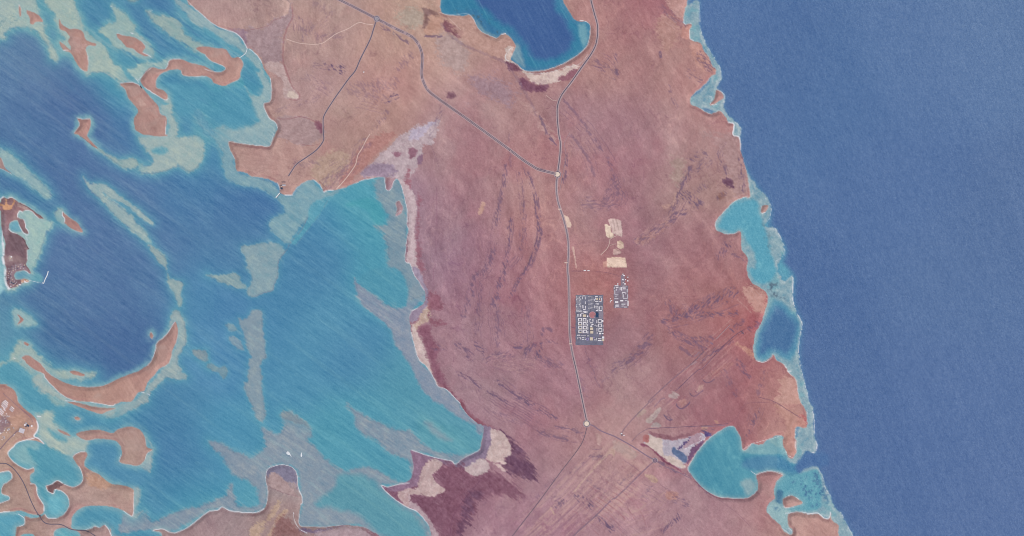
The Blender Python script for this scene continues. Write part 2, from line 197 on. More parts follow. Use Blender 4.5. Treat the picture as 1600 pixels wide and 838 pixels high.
# flats, pans and cleared ground on land: outline, colour, feather, (name, label) or None
PATCH = [
 ("A2: 490,-10 530,30 520,80 490,110 430,130 400,160 330,180 250,190 255,290 330,330 370,400 470,395 485,240 505,170 548,120 542,40 520,-10", (158,136,142), 4, None),
 ("A2: 375,395 470,395 500,450 530,520 585,580 585,620 530,620 495,600 485,500 410,450", (182,158,156), 1.2, None),
 ("A2: 530,570 575,585 580,612 520,608", (200,182,172), 1, None),
 ("A2: 480,0 505,0 530,25 522,70 500,100 490,90 510,60 512,30", (198,168,160), .8, None),
 ("A3: -60,60 60,60 110,90 90,150 0,170 -60,120", (172,158,146), 8, None),
 ("A3: 180,220 300,240 360,330 330,440 240,430 170,300", (172,150,148), 6, None),
 ("A3: 110,60 160,80 210,130 200,190 110,225 85,190 100,120", (185,145,130), 4, None),
 ("A3: 215,130 290,160 330,200 310,240 260,210 222,185", (132,90,100), 1.5, None),
 ("A3: 75,50 130,60 180,100 120,100 110,170 75,180 100,110", (128,100,100), 2.5, None),
 ("A3: 235,578 275,580 280,605 250,612", (120,85,100), 2, None),
 ("A3: 370,95 440,210 540,250 640,260 650,300 600,350 500,360 330,240 240,110", (184,148,138), 4, None),
 ("A3: 600,300 645,290 630,370 680,400 725,440 730,470 640,400 600,385 595,340", (198,178,170), 1.5, None),
 ("A3: 600,385 660,405 700,440 690,450 620,430", (115,78,95), 1.4, None),
 ("A3: 720,450 800,465 900,447 1000,412 1060,415 1000,455 940,505 860,522 800,528 760,512", (208,188,180), 1.2, ("salt_pan", "narrow white salt pan curving under the top bay")),
 ("A3: 700,480 760,515 820,535 860,530 852,570 790,578 740,562 695,535", (118,78,98), 2, None),
 ("A3: 960,470 1000,450 1060,420 1000,500 930,500", (140,95,108), 2, None),
 ("A3: 380,480 520,490 640,560 640,650 560,620 440,550", (154,128,138), 8, None),
 ("A3: 680,620 780,680 850,790 900,838 B3: 900,60 860,0 A3: 830,838 800,730 740,690", (180,145,142), 4, None),
 ("A2: 440,740 600,730 720,790 740,838 B2: 720,30 600,70 460,10 A2: 480,838", (162,138,140), 3, None),
 ("A2: 680,750 730,770 730,830 700,800", (125,82,98), 2, None),
 ("A2: 140,195 250,190 255,280 225,230", (148,124,140), 3, None),
 ("B2: 1330,-60 1200,30 1150,80 1090,120 1060,160 1000,210 975,255 1050,272 1125,270 1200,278 1245,390 1255,300 1240,250 B3: 0,270 45,200 75,110 90,65 140,55 170,-20 A3: 185,740 120,770 100,780 60,790 0,820", (180,162,168), 2, ("salt_flat", "lilac branching salt flat at the head of the blue lagoon")),
 ("B2: 975,250 1020,200 1060,175 1150,190 1190,230 1130,262 1050,268", (142,124,144), 4, None),
 ("A3: 0,838 20,810 90,790 150,750 170,760 120,800 90,838 B3: 80,20 0,40", (182,170,188), 2, None),
 ("B2: 1170,110 1230,120 1200,140", (144,104,120), 2, None),
 ("B3: 0,90 40,90 40,140 0,150", (140,100,116), 1.5, None), ("B3: 50,140 80,140 75,185 50,180", (132,102,122), 1.5, None),
 ("B2: 1270,220 1277,400 1250,300 B3: 0,250 0,350", (148,98,110), 3, None),
 ("B2: 1200,278 1225,320 1250,400 1270,600 1258,800 C3: 15,0 100,150 B3: 60,838 45,700 35,600 45,500 40,390 20,350 0,350 B2: 1262,320", (194,174,178), 1.8, None),
 ("B3: 48,380 75,400 60,500 55,640 62,760 80,838 60,838 45,700 38,600 48,480", (146,98,112), 4, None),
 ("C3: 15,0 90,130 100,180 85,225 15,265 0,290 0,330 30,330 60,300 105,250 122,190 115,140 80,60 50,0", (154,140,160), 1.5, None),
 ("C3: 75,280 108,235 124,195 128,240 122,320 85,345 50,372 40,390 15,345 50,325", (190,166,152), 1.5, ("salt_pan", "small cream salt pan in a notch of the lagoon shore")),
 ("C3: 15,345 40,390 90,480 140,640 180,725 175,735 120,640 60,570 25,460", (204,184,180), 1.5, None),
 ("C3: 120,140 150,150 195,200 195,250 130,255 125,320 200,330 215,350 130,345 120,240", (138,90,105), 3, None),
 ("C3: 60,370 125,345 140,420 190,500 170,560 215,690 250,760 290,815 240,765 190,730 150,660 120,560 85,470", (130,84,102), 3, None),
 ("D3: 310,0 330,0 360,60 420,110 520,160 600,210 590,220 500,170 410,130 335,60", (134,84,98), 2.5, None),
 ("D3: 528,165 610,215 700,290 770,390 805,480 780,500 700,480 620,440 560,400 590,350 635,320 615,240", (98,68,92), 3, None),
 ("D3: 455,148 512,170 508,250 480,335 440,370 350,415 290,402 280,388 350,345 410,315 445,295 455,200", (142,126,148), 1.5, None),
 ("D3: 0,300 60,318 170,350 260,370 250,400 190,378 130,365 80,420 60,510 40,530 0,535 D2: 1277,570 1200,560 1160,560 1105,522 1140,530", (144,116,138), 1.5, None),
 ("D3: 120,590 215,550 160,460 190,400 260,385 345,412 400,465 500,430 600,470 700,550 720,600 640,590 560,580 450,620 400,720 330,838 320,980 190,980 190,838 110,730 20,620 0,590", (122,82,100), 3.5, None),
 ("D3: 380,560 450,575 400,640 380,720 320,838 300,760 330,680 340,600", (104,74,96), 4, None),
 ("D3: 510,168 590,205 615,250 632,320 590,345 600,382 540,380 478,352 510,260", (196,174,170), 1.2, ("salt_pan", "fan-shaped white salt pan east of the lilac mud shore")),
 ("D3: 348,415 440,358 490,378 497,420 430,457 385,450", (190,172,172), 1.2, ("salt_pan", "leaf-shaped grey-white salt pan between two maroon flats")),
 ("D3: 58,510 78,420 130,363 205,378 150,450 160,500 218,550 120,592 50,580 0,575 0,548 50,532", (192,168,166), 1.2, ("salt_pan", "curved white salt pan at the foot of the pointed headland")),
 ("D2: 1200,565 1240,550 1277,545 1277,660 1225,625", (186,160,160), 1.5, None),
 ("D3: 0,570 0,655 40,680 85,725 125,780 140,860 180,838 150,770 90,690 20,620 0,600", (180,158,165), 1.5, None),
 ("D3: 480,350 540,385 600,385 560,370 600,440 540,400", (205,180,178), 1, None),
 # south peninsula
 ("D2: 388,430 420,405 480,393 530,402 565,430 578,470 580,540 540,500 500,490 430,440 400,470", (126,122,144), 2.5, None),
 ("D2: 400,470 430,440 500,490 560,560 590,600 500,570 400,530", (168,145,145), 1.5, None),
 ("D2: 455,620 470,640 440,700 380,770 340,838 290,838 300,780 400,710", (186,160,140), 3, None),
 ("D2: 490,680 515,685 450,760 420,838 400,838 440,740", (182,155,138), 2, None),
 ("D2: 590,790 700,800 860,772 800,790 700,815 620,812", (108,95,125), 2, None),
 ("D2: 700,820 860,780 960,785 1040,838 1040,900 700,900", (172,152,160), 3, None),
 ("D2: 470,720 560,770 600,838 430,838", (135,98,98), 4, None),
 # east pan
 ("S: 130,200 250,250 400,280 520,300 620,280 800,240 960,180 1050,190 1070,240 1060,290 980,330 900,380 860,480 800,600 740,680 700,700 740,740 640,740 520,690 430,620 330,530 220,430 120,370 60,330 130,300", (178,172,185), .7, ("salt_pan", "triangular blue-white salt pan with a dark pool beside the turquoise bay")),
 ("S: 130,200 250,250 370,280 380,520 520,560 740,700 720,745 520,690 330,530 120,370 80,330 140,300", (202,184,176), 1, None),
 ("S: 40,300 60,230 140,210 150,300 120,330", (170,112,112), 1, None),
 ("S: 700,400 830,240 960,185 1010,200 980,300 900,340 820,370 740,420", (165,138,150), .8, None),
 ("S: 620,440 690,350 760,290 830,235 800,300 700,410", (92,78,118), .5, None),
 ("S: 850,400 930,380 1000,320 1060,300 900,520 830,640 790,700 750,660 800,560", (108,80,110), .8, None),
 ("S: 1040,180 1080,140 1152,170 1152,230 1090,240", (85,78,128), .8, None),
 ("S: 540,420 600,450 660,480 770,560 750,650 700,650 600,560 525,490", (88,106,140), 1, None),
 ("S: 1110,270 1150,240 1100,340 900,560 800,720 770,700 900,540", (182,140,140), .8, None),
 ("S: 0,350 60,350 130,390 220,450 340,550 440,640 560,710 720,830 700,838 560,740 440,690 300,560 160,420 0,380", (130,78,98), 1, None),
 ("S: 150,160 400,200 550,230 700,200 850,200 620,270 520,292 400,270 250,235", (140,100,110), 1.5, None),
 # pads
 ("Q: 180,115 260,105 350,135 375,300 370,350 330,340 290,330 240,310 215,220 190,160", (212,188,182), .6, ("quarry_pit", "largest scraped white quarry pit in the desert east of the main road")),
 ("Q: 130,185 170,185 205,220 220,290 260,330 230,365 190,370 150,340 140,270", (232,212,192), .5, ("quarry_pit", "cream drop-shaped quarry pit touching the largest pit on its west side")),
 ("Q: 300,420 345,405 390,450 395,500 350,520 305,500", (224,200,182), .5, ("quarry_pit", "rounded cream pit between the large quarry pit and the rectangular one")),
 ("Q: 250,530 290,520 340,540 355,580 310,605 250,600", (196,166,160), .6, ("quarry_pit", "faint small scraped pit just above the rectangular pit")),
 ("Q: 165,650 260,630 420,645 435,770 160,770", (226,202,184), .4, ("quarry_pit", "rectangular cream scraped pit, southernmost of the quarry")),
 ("Q: 110,700 160,690 155,770 110,770", (196,150,140), .5, None),
 ("B3: 955,495 990,518 1008,565 1000,582 980,580 965,545", (218,192,176), .5, ("gravel_pad", "small cream oval gravel pad beside the main road")),
 ("B3: 1015,700 1025,700 1043,838 1035,838", (205,172,162), .5, None),
 ("D3: 1277,270 1277,340 1240,330 1100,480 1030,568 1018,560 1200,350", (190,160,150), .8, None),
 ("D3: 1165,200 1195,210 1180,270 1170,260", (180,148,145), 1.5, None),
 ("D4: 0,240 60,270 150,330 100,360 60,330 0,300", (178,152,148), 2, None),
 ("D4: 190,450 240,460 275,490 250,505 210,480", (185,155,140), 1.2, None),
 ("D4: 320,570 345,560 400,575 380,610 330,605", (176,132,126), 1.5, None),
 ("K: 240,560 330,480 420,390 450,420 380,520 300,600", (178,162,158), .8, None),
 ("K: 315,640 380,580 450,640", (170,155,155), .8, None),
 ("K: 540,220 600,190 680,200 690,240 620,280 540,260", (172,152,152), 1.5, None),
 ("K: 150,450 220,420 240,460 180,500 130,530", (172,148,142), 1.5, None),
 ("K: 980,640 1060,640 1030,700 990,690", (185,145,135), .8, None),
 ("K: 1140,560 1170,560 1200,600 1170,610", (185,142,130), .8, None),
 ("K: 700,300 760,280 780,320 720,380 680,350", (170,128,126), 1.5, None),
 ("K: 930,110 1000,90 1000,130 920,180", (185,150,145), 1.5, None),
 ("C4: 800,110 900,120 950,190 940,250 910,300 870,250 810,180", (190,150,140), 4, None),
 ("C4: 920,290 930,340 880,400 840,360 860,300", (160,98,104), 5, None),
 ("C4: 760,470 800,480 870,530 868,560 820,520", (188,140,128), 2.5, None),
 ("C4: 610,640 700,590 740,590 680,640 625,670 600,660", (168,120,120), 2.5, None),
 ("C4: 1040,680 1130,690 1140,760 1165,838 1000,838 1020,780", (192,152,142), 3, None),
 ("E5: 190,80 245,100 248,150 200,140", (168,100,102), 2, None),
 ("D4: 1000,20 1165,90 1195,160 1130,160 1120,300 1075,320 1050,220 1080,150", (185,142,132), 4, None),
 ("A4: 330,0 450,0 430,120 380,90 340,50", (190,152,145), 3, None),
 ("A4: 430,160 475,155 470,240 420,230", (188,140,132), 2, None),
 ("A4: 480,260 540,290 610,400 630,440 560,440 500,380", (190,145,135), 3, None),
 ("A4: 270,130 330,100 400,200 330,340 290,260", (178,140,132), 5, None),
 ("B4: 370,150 440,180 400,330 370,260", (165,142,135), 6, None),
 ("B4: 560,0 740,0 780,60 830,330 760,380 700,200 620,60", (168,138,138), 8, None),
 ("B4: 680,280 720,275 750,330 740,340 700,325 682,300", (112,80,100), 1.8, None),
 ("B4: 640,385 670,365 692,375 675,400 655,415", (140,105,100), 1.8, None),
 ("B4: 130,660 230,600 330,520 360,530 300,600 200,680", (175,135,132), 3, None),
 ("B4: 300,440 350,430 400,350 440,300 380,420 320,480", (185,148,138), 4, None),
 ("B2: 660,240 720,140 860,100 900,160 800,260 740,320 700,290", (180,155,140), 5, None),
 ("B2: 840,300 900,210 1000,40 1180,0 1060,140 960,240 900,320", (172,125,120), 3, None),
 ("B3: 440,440 465,420 470,450 440,500 430,480", (190,152,140), 1.5, None),
 # islands
 ("A1: 860,610 885,620 915,655 890,662 868,640", (195,160,150), 1.5, None),
 ("A1: 440,220 530,280 500,330 430,300", (190,152,146), 3, None),
 ("N5: 85,120 110,120 120,200 200,215 230,120 250,150 215,230 180,290 70,290 40,230 0,230 0,200 85,210", (212,158,118), .8, None),
 ("N5: 350,170 440,240 450,290 380,280 330,240 290,220", (168,140,138), 1.5, None),
 ("N5: 20,400 90,400 120,560 130,700 100,838 60,838 40,600", (140,115,125), 2, None),
 ("N5: 150,690 250,700 360,790 400,838 N6: 420,60 430,200 420,350 330,300 350,180 200,150 150,60", (104,84,94), 2, None),
 ("N6: 140,250 180,205 215,250 200,300 150,290", (170,155,160), 1, None),
 ("N6: 340,610 400,580 460,600 470,630 380,650", (215,170,145), .8, None),
 ("N6: 190,380 240,350 380,350 500,490 380,440 280,450 240,500 240,580 280,610 200,700 150,640 170,500", (140,118,130), 1.2, None),
 ("D1: 540,450 620,470 690,520 640,540 560,510", (188,150,130), 3, None),
 ("D1: 300,520 355,495 395,512 345,545 330,570 300,555", (118,92,95), 1.2, None),
 ("T: 150,440 300,400 330,520 250,580 130,540", (185,148,132), 3, None),
 ("T: 0,440 60,440 120,520 60,600 0,640", (140,115,125), 3, None),
 ("D1: 840,60 850,60", (0,0,0), 1, None),
]
PATCH = [(P(a), b, c, d) for a, b, c, d in PATCH if len(P(a)) > 2]
# bands of dark scrub / drainage texture: centre line, half width px, grain angle (deg), strength
SCRUB = [
 ("B3: 600,200 590,300 560,450 540,560", 3.5, 80, .8), ("B3: 685,240 700,330 712,480 708,640 690,720", 2.2, 85, .7),
 ("B3: 720,220 760,300 790,420 800,560 815,620 780,740 730,838", 2.6, 75, .9), ("B3: 630,530 625,640 605,740", 3, 85, 1.0), ("B3: 610,780 590,838 C3: 600,0 560,100 520,230", 5, 70, .9),
 ("B3: 520,720 480,838 C3: 400,60 380,180 340,290", 4, 70, .8), ("C3: 720,0 680,80 630,180", 2.2, 60, 1.0), ("C3: 450,100 430,260 420,400", 4, 80, .5),
 ("C3: 545,180 550,340 550,470", 4, 80, .6), ("C3: 740,240 740,400 725,470", 2.5, 80, .6), ("C3: 300,480 350,510 380,560", 5, 40, .9), ("C3: 400,470 460,520", 5, 30, 1),
 ("C3: 480,560 540,540 620,550", 6, -30, .7), ("C3: 650,490 690,480", 4, 20, 1), ("C3: 720,530 770,480", 5, -55, 1), ("C3: 800,550 820,480", 4, 70, 1.1), ("C3: 820,560 920,600", 5, 40, .6),
 ("C3: 300,650 380,690 450,740 520,790 600,838", 3, 35, 1.0), ("C3: 540,700 620,760 700,810 760,838", 3, 35, 1.0), ("C3: 860,600 940,600", 5, 30, .5),
 ("C3: 150,500 200,480 215,500", 4, 30, .8), ("C3: 830,410 840,370 890,390", 1.8, 60, .8), ("C3: 850,450 920,465", 2, 20, .8),
 ("D3: 720,0 820,50 910,100", 2.6, 35, 1.0), ("D3: 500,60 620,100 700,140", 3, 30, .5), ("D3: 800,190 900,210 990,240", 4, 20, .7), ("D3: 920,160 1000,170 1080,200", 3.5, 15, .8),
 ("D3: 1000,440 1060,410 1110,370", 2.5, -40, .9), ("D3: 1050,590 1100,630 1150,660", 5, 45, 1.3), ("D3: 1170,720 1220,760 1260,800", 4, 45, 1.2), ("D3: 780,610 900,480", 2, 60, .5),
 ("D3: 900,660 960,620", 4, 60, 1.0), ("D3: 1120,500 1250,600", 4, 35, .6), ("D3: 1140,340 1220,340", 5, -40, .8),
 ("A2: 600,130 620,240", 5, 70, .5), ("A2: 650,160 720,260", 6, 75, .35), ("A2: 740,230 860,230", 5, -35, .4), ("A2: 780,400 850,440", 7, 35, 1.1), ("A2: 700,410 760,420", 6, 10, .5),
 ("A2: 700,20 780,80", 8, -60, .3), ("A2: 640,480 760,560", 8, 35, .35), ("A2: 930,560 1100,600", 12, 50, .4), ("A2: 1000,540 1200,520", 8, 55, .4), ("A2: 1130,630 1190,600", 5, -20, 1.1), ("A2: 1060,800 1140,700", 4, 60, .5),
 ("A2: 1090,160 1180,210 1260,270", 3, 40, .8), ("A2: 1210,420 1277,350", 7, 50, .45), ("A2: 450,690 700,610", 4, -30, .3),
 ("B2: 740,320 900,200 1000,60", 10, -55, .45), ("B2: 560,190 720,180", 4, 40, .4),
 ("B4: 480,150 560,130", 6, 20, .8), ("B4: 640,120 700,240", 3, 65, .8), ("B4: 470,210 400,380 330,520", 4, -70, .9), ("B4: 520,220 580,170", 6, -50, .7),
 ("B4: 440,380 520,430", 8, 50, 1.0), ("B4: 350,540 430,480", 5, -30, 1.0), ("B4: 150,670 300,580", 6, -35, .7), ("B4: 790,140 795,350", 3.5, 80, .9), ("B4: 640,400 700,360", 3, 40, .6),
 ("B4: 670,690 710,690", 5, 60, .9), ("B4: 650,760 680,740", 5, 80, .9), ("B4: 0,300 40,380", 7, 50, .6), ("B4: 730,740 830,790", 3, 30, .6), ("B4: 520,340 560,330", 5, 50, .6),
 ("C4: 410,290 500,260 620,200 740,150", 9, -55, 1.0), ("C4: 300,330 420,300 560,290 760,280", 3.5, 20, .9), ("C4: 340,380 460,450 560,440", 5, 35, .8), ("C4: 340,220 380,310", 5, 70, .6),
 ("C4: 500,460 560,490 600,440", 5, 40, .7), ("C4: 0,620 100,570 220,430", 7, -30, .8), ("C4: 410,490 480,540", 1.6, 45, .8), ("C4: 740,370 800,330", 4, -45, .8), ("C4: 540,580 740,440 800,390", 2.6, -40, 1.0), ("C4: 760,570 840,670", 4, 50, .7),
 ("C4: 680,650 760,790", 5, 60, .5), ("C4: 940,660 900,780", 4, -70, .6), ("C4: 850,370 920,330", 5, 40, .7), ("C4: 500,560 560,520 620,500", 3, -40, .6),
 ("D4: 40,500 110,460", 4, -40, .8), ("D4: 180,590 230,540", 6, 20, .5), ("D4: 380,600 440,640", 6, 20, .7), ("D4: 385,740 400,705", 4, 70, 1.3), ("D4: 310,800 350,760", 4, -60, .9), ("D4: 280,380 380,430", 4, 30, .8),
 ("D4: 440,430 540,520 620,590", 3, 45, .8), ("D4: 900,40 870,120 830,210", 3, 70, .9), ("D4: 330,90 350,105", 3, 40, .8),("D4: 560,180 630,200", 3.5, 10, 1.2),
 ("A4: 0,340 20,460", 3, 60, .8), ("A4: 470,460 530,500", 6, 30, .7), ("A4: 340,540 390,680", 3, 65, .6), ("A4: 300,60 430,150", 7, 40, .5), ("A4: 540,350 600,420", 7, 35, .9), ("A4: 285,330 290,350", 1.5, 80, 1),
 ("B3: 870,10 910,70", 1.6, 50, 1.2), ("B3: 965,100 975,200 955,300", 2.6, 80, 1.0), ("B3: 1150,30 1230,150 1277,260", 2.2, 55, .8), ("B3: 1010,10 1100,130 1150,260", 1.8, 60, .6), ("B3: 1100,430 1270,440", 8, 0, .5), ("B3: 1230,400 1277,300", 7, -50, .6),
 ("B3: 800,215 840,225", 2, 10, .8), ("B3: 620,0 630,200", 1, 88, .4), ("A3: 960,620 1060,740 1130,838", 1.4, 52, .7), ("A3: 810,730 860,838", 1.4, 65, 1), ("A3: 1130,380 1277,470", 6, 30, .6),
 ("A3: 230,640 130,838", 4, -65, .5), ("A3: 90,228 200,230", 1, 0, 1.1), ("A3: 200,150 300,260 500,350 600,400 700,540 790,720", 1.6, 50, .4),
 ("C3: 1100,500 1130,620 1180,730", 2.2, 70, .6), ("C3: 1200,700 1277,660", 2.2, -30, .6), ("C3: 1060,700 1100,780", 5, 60, .5),
]
SCRUB = [(P(a), b, c, d) for a, b, c, d in SCRUB]
WATER_PTS = """40,120,86,120,168 60,90,80,118,166 90,170,74,108,160 20,180,80,118,165 140,10,72,140,175 150,40,68,128,170 200,90,78,155,182 230,50,70,115,165 270,10,74,130,172
 300,80,70,138,174 280,150,75,142,176 350,140,80,160,180 100,240,78,112,162 60,230,80,120,166 200,300,84,120,166 150,300,80,115,163 300,300,72,124,171 400,310,70,118,168 240,240,74,122,170
 250,400,80,118,165 120,400,84,118,165 60,480,78,116,162 150,470,82,117,164 200,540,70,106,157 100,540,72,108,158 240,440,84,120,166 300,450,74,138,179 350,480,74,132,177 340,560,82,142,184
 270,640,72,132,172 280,720,70,126,171 300,780,70,148,178 350,680,76,148,182 220,790,76,140,175 370,400,80,132,172 5,90,80,122,168 340,230,75,140,176 320,360,76,122,168
 500,370,73,138,178 560,340,76,158,180 600,430,73,152,178 450,450,72,136,176 520,500,80,146,180 560,560,72,136,175 450,600,78,146,180 620,600,82,152,175 700,690,88,156,176 560,660,78,155,180
 420,680,74,145,178 500,700,82,158,180 600,740,80,155,178 620,800,86,160,176 480,400,74,132,172 400,560,74,138,178 80,600,80,150,178 20,600,82,158,180 60,700,85,158,178 100,730,80,158,178 170,720,74,140,174 150,660,74,142,176
 15,310,72,118,165 5,520,90,148,175 440,760,84,158,180
 760,20,58,120,165 850,60,60,115,165 1150,0,82,115,164 1200,100,80,112,160 1400,300,84,115,163 1550,800,86,114,162 1550,50,94,124,167 1300,600,81,111,159 1350,750,82,111,159 1250,300,76,108,158
 1450,90,90,121,167 1400,700,80,110,160 1500,450,86,116,162 1300,150,80,114,162 1590,350,87,116,161 1700,600,86,115,162 1270,500,79,110,159 1480,620,86,115,163 1120,720,82,150,172 1165,765,84,148,170 1090,760,88,152,170 1140,360,92,162,182 1185,400,90,160,180 1200,440,90,158,182 1185,540,84,148,175 1190,500,82,145,172 680,10,54,130,165 790,90,56,130,165 890,100,60,130,165 905,60,60,132,166 800,60,58,118,162"""
LAND_PTS = """345,10,165,138,138 400,40,162,135,135 500,60,166,140,138 600,100,171,136,132 480,130,162,133,136 430,240,168,135,130 540,200,168,138,134 580,240,168,130,126 650,60,174,146,136
 720,110,174,143,137 720,170,163,130,138 640,120,168,128,126 680,330,155,121,131 720,260,157,120,128 760,300,158,117,126 830,260,162,118,122 840,330,170,126,124 700,400,148,116,134
 760,420,154,110,124 840,420,160,112,120 700,520,152,115,128 800,520,153,114,126 870,500,158,108,117 860,600,156,116,127 760,600,153,118,130 800,680,155,119,130 880,680,158,116,124
 860,760,156,119,130 940,700,170,131,132 920,330,160,121,126 960,280,156,115,124 920,200,158,120,130 950,100,166,126,124 1000,40,156,104,112 1020,100,158,116,120 1060,100,172,132,126
 1000,200,158,118,127 1080,200,168,130,132 1060,300,160,126,127 1120,270,165,132,131 1120,310,170,132,128 1000,380,150,108,120 1080,360,156,118,122 1100,390,156,110,116 930,440,166,110,108
 1020,450,156,115,122 1100,450,160,114,114 1060,520,157,108,112 970,540,150,112,122 1000,600,166,132,134 1100,600,150,108,116 1150,640,154,105,112 1170,500,160,100,102 1240,620,182,138,130
 1190,610,155,95,102 1060,760,158,122,132 1140,790,158,119,129 1000,740,170,132,134 980,800,166,126,136 1190,780,166,130,128 1250,820,182,142,136 1240,670,176,130,126 860,820,158,120,134 930,780,160,120,130
 430,800,152,128,126 340,825,152,132,138 300,830,155,130,130 440,730,148,135,146 30,700,176,144,130 30,770,160,132,124 150,790,160,132,132 170,750,172,142,130 110,700,165,130,122
 55,80,180,135,125 120,70,178,135,125 210,70,170,124,114 230,150,165,128,122 250,120,182,142,132 340,110,180,138,126 300,105,165,120,118 130,195,175,130,120 100,350,168,118,110 50,20,180,135,125
 200,590,172,126,116 260,540,164,124,118 60,570,165,118,110 150,600,178,132,118 200,690,160,128,120 10,360,118,92,104 20,400,112,88,102 30,320,140,115,115 620,320,150,125,145 1120,160,180,130,128
 880,400,160,112,118 890,250,160,118,122 660,720,130,92,112 720,720,150,110,125 790,150,165,125,128 820,30,175,142,132 920,60,172,130,128 0,560,178,134,124 10,600,172,134,124"""

# ------------------------------------------------------------------ raster toolkit (numpy)
ST = 1.25; X0, Y0, X1, Y1 = -120.0, -120.0, 1720.0, 958.0
XS = np.arange(X0, X1 + .01, ST); YS = np.arange(Y0, Y1 + .01, ST)
NW, NH = len(XS), len(YS)
GX, GY = np.meshgrid(XS.astype(np.float32), YS.astype(np.float32))
rng = np.random.default_rng(11)
LAT = rng.random((32, 256, 256)).astype(np.float32) * 2 - 1
def vnoise(x, y, k):
    L = LAT[k % 32].ravel(); k2 = (k * 37) % 256
    xi = np.floor(x).astype(np.int32); yi = np.floor(y).astype(np.int32)
    fx = x - xi; fy = y - yi; fx = fx*fx*(3-2*fx); fy = fy*fy*(3-2*fy)
    xa = (xi + k2) & 255; xb = (xi + 1 + k2) & 255; ya = (yi & 255) << 8; yb = ((yi + 1) & 255) << 8
    a = L[ya+xa]; b = L[ya+xb]; c = L[yb+xa]; d = L[yb+xb]
    return (a + (b-a)*fx) * (1-fy) + (c + (d-c)*fx) * fy
def fbm(x, y, k, octv=4, g=.55):
    s = 0; a = 1; t = 0
    for o in range(octv):
        s = s + a * vnoise(x, y, k + o); t += a; a *= g
        x = x * 2.03 + 7.1; y = y * 2.03 + 3.3
    return s / t
def aniso(x, y, ang, lx, ly, k, octv=3, g=.6):        # grain runs along ang (degrees, image y down)
    c, s = math.cos(math.radians(ang)), math.sin(math.radians(ang))
    return fbm((x*c + y*s)/lx, (-x*s + y*c)/ly, k, octv, g)
def sstep(a, b, v):
    t = np.clip((v - a) / (b - a), 0, 1); return t*t*(3-2*t)
def curve(pts, closed, amp=.8, step=2.0):
    p = np.array(pts, float); n = len(p); out = []
    for i in range(n if closed else n-1):
        if closed: a, b, c, d = p[(i-1) % n], p[i], p[(i+1) % n], p[(i+2) % n]
        else: a, b, c, d = p[max(i-1,0)], p[i], p[i+1], p[min(i+2,n-1)]
        L = np.hypot(*(c-b)); m = max(1, min(60, int(L/step)))
        t = (np.arange(m)/m)[:,None]
        if L > 100: out.append(b + (c-b)*t); continue
        out.append(.5*((2*b) + (-a+c)*t + (2*a-5*b+4*c-d)*t*t + (-a+3*b-3*c+d)*t**3))
    if not closed: out.append(p[-1:])
    q = np.concatenate(out)
    if amp:
        x, y = q[:,0], q[:,1]
        q = q + 1.5*amp*np.stack([fbm(x/4.5, y/4.5, 3, 3, .8), fbm(x/4.5+40, y/4.5, 6, 3, .8)], 1)
    return q
def sdf(pts, R=10., closed=True, amp=.8, straight=False):
    """signed distance (inside +) on a window of the canvas, clipped to +-R"""
    if straight:
        p_ = np.array(pts, float); q = np.concatenate([a + (b-a)*(np.arange(k_)/k_)[:,None] for a, b, k_ in ((p_[i], p_[(i+1) % len(p_)], max(1, int(np.hypot(*(p_[(i+1) % len(p_)]-p_[i]))/1.5))) for i in range(len(p_)))])
        q = q + amp*np.stack([vnoise(q[:,0]/2.5, q[:,1]/2.5, 3), vnoise(q[:,0]/2.5+9, q[:,1]/2.5, 5)], 1)
    else: q = curve(pts, closed, amp)
    x0 = max(0, int((q[:,0].min()-R-X0)/ST)); x1 = min(NW, int((q[:,0].max()+R-X0)/ST)+2)
    y0 = max(0, int((q[:,1].min()-R-Y0)/ST)); y1 = min(NH, int((q[:,1].max()+R-Y0)/ST)+2)
    if x1 <= x0 or y1 <= y0: return None
    w = (slice(y0, y1), slice(x0, x1)); Dm = np.full((y1-y0, x1-x0), R, np.float32)
    nx = np.roll(q, -1, 0) if closed else q[1:]
    src = q if closed else q[:-1]
    cnt = np.zeros((y1-y0, x1-x0+1), np.int32)
    for (ax, ay), (bx, by) in zip(src, nx):
        i0 = max(x0, int((min(ax,bx)-R-X0)/ST)); i1 = min(x1, int((max(ax,bx)+R-X0)/ST)+2)
        j0 = max(y0, int((min(ay,by)-R-Y0)/ST)); j1 = min(y1, int((max(ay,by)+R-Y0)/ST)+2)
        if i1 > i0 and j1 > j0:
            xx = XS[i0:i1][None,:]-ax; yy = YS[j0:j1][:,None]-ay; dx, dy = bx-ax, by-ay
            t = np.clip((xx*dx+yy*dy)/(dx*dx+dy*dy+1e-9), 0, 1)
            d = np.hypot(xx-t*dx, yy-t*dy); s = (slice(j0-y0, j1-y0), slice(i0-x0, i1-x0))
            Dm[s] = np.minimum(Dm[s], d)
        if closed and ay != by:
            lo, hi = (ay, by) if ay < by else (by, ay)
            r0 = max(y0, int(math.ceil((lo-Y0)/ST))); r1 = min(y1-1, int(math.ceil((hi-Y0)/ST))-1)
            if r1 >= r0:
                rr = np.arange(r0, r1+1); xc = ax + (YS[rr]-ay)*(bx-ax)/(by-ay)
                cc = np.clip(np.ceil((xc-X0)/ST).astype(int)-x0, 0, x1-x0)
                np.add.at(cnt, (rr-y0, cc), 1)
    if closed:
        ins = (np.cumsum(cnt, 1)[:,:-1] & 1).astype(bool)
        Dm = np.where(ins, Dm, -Dm)
    return w, Dm
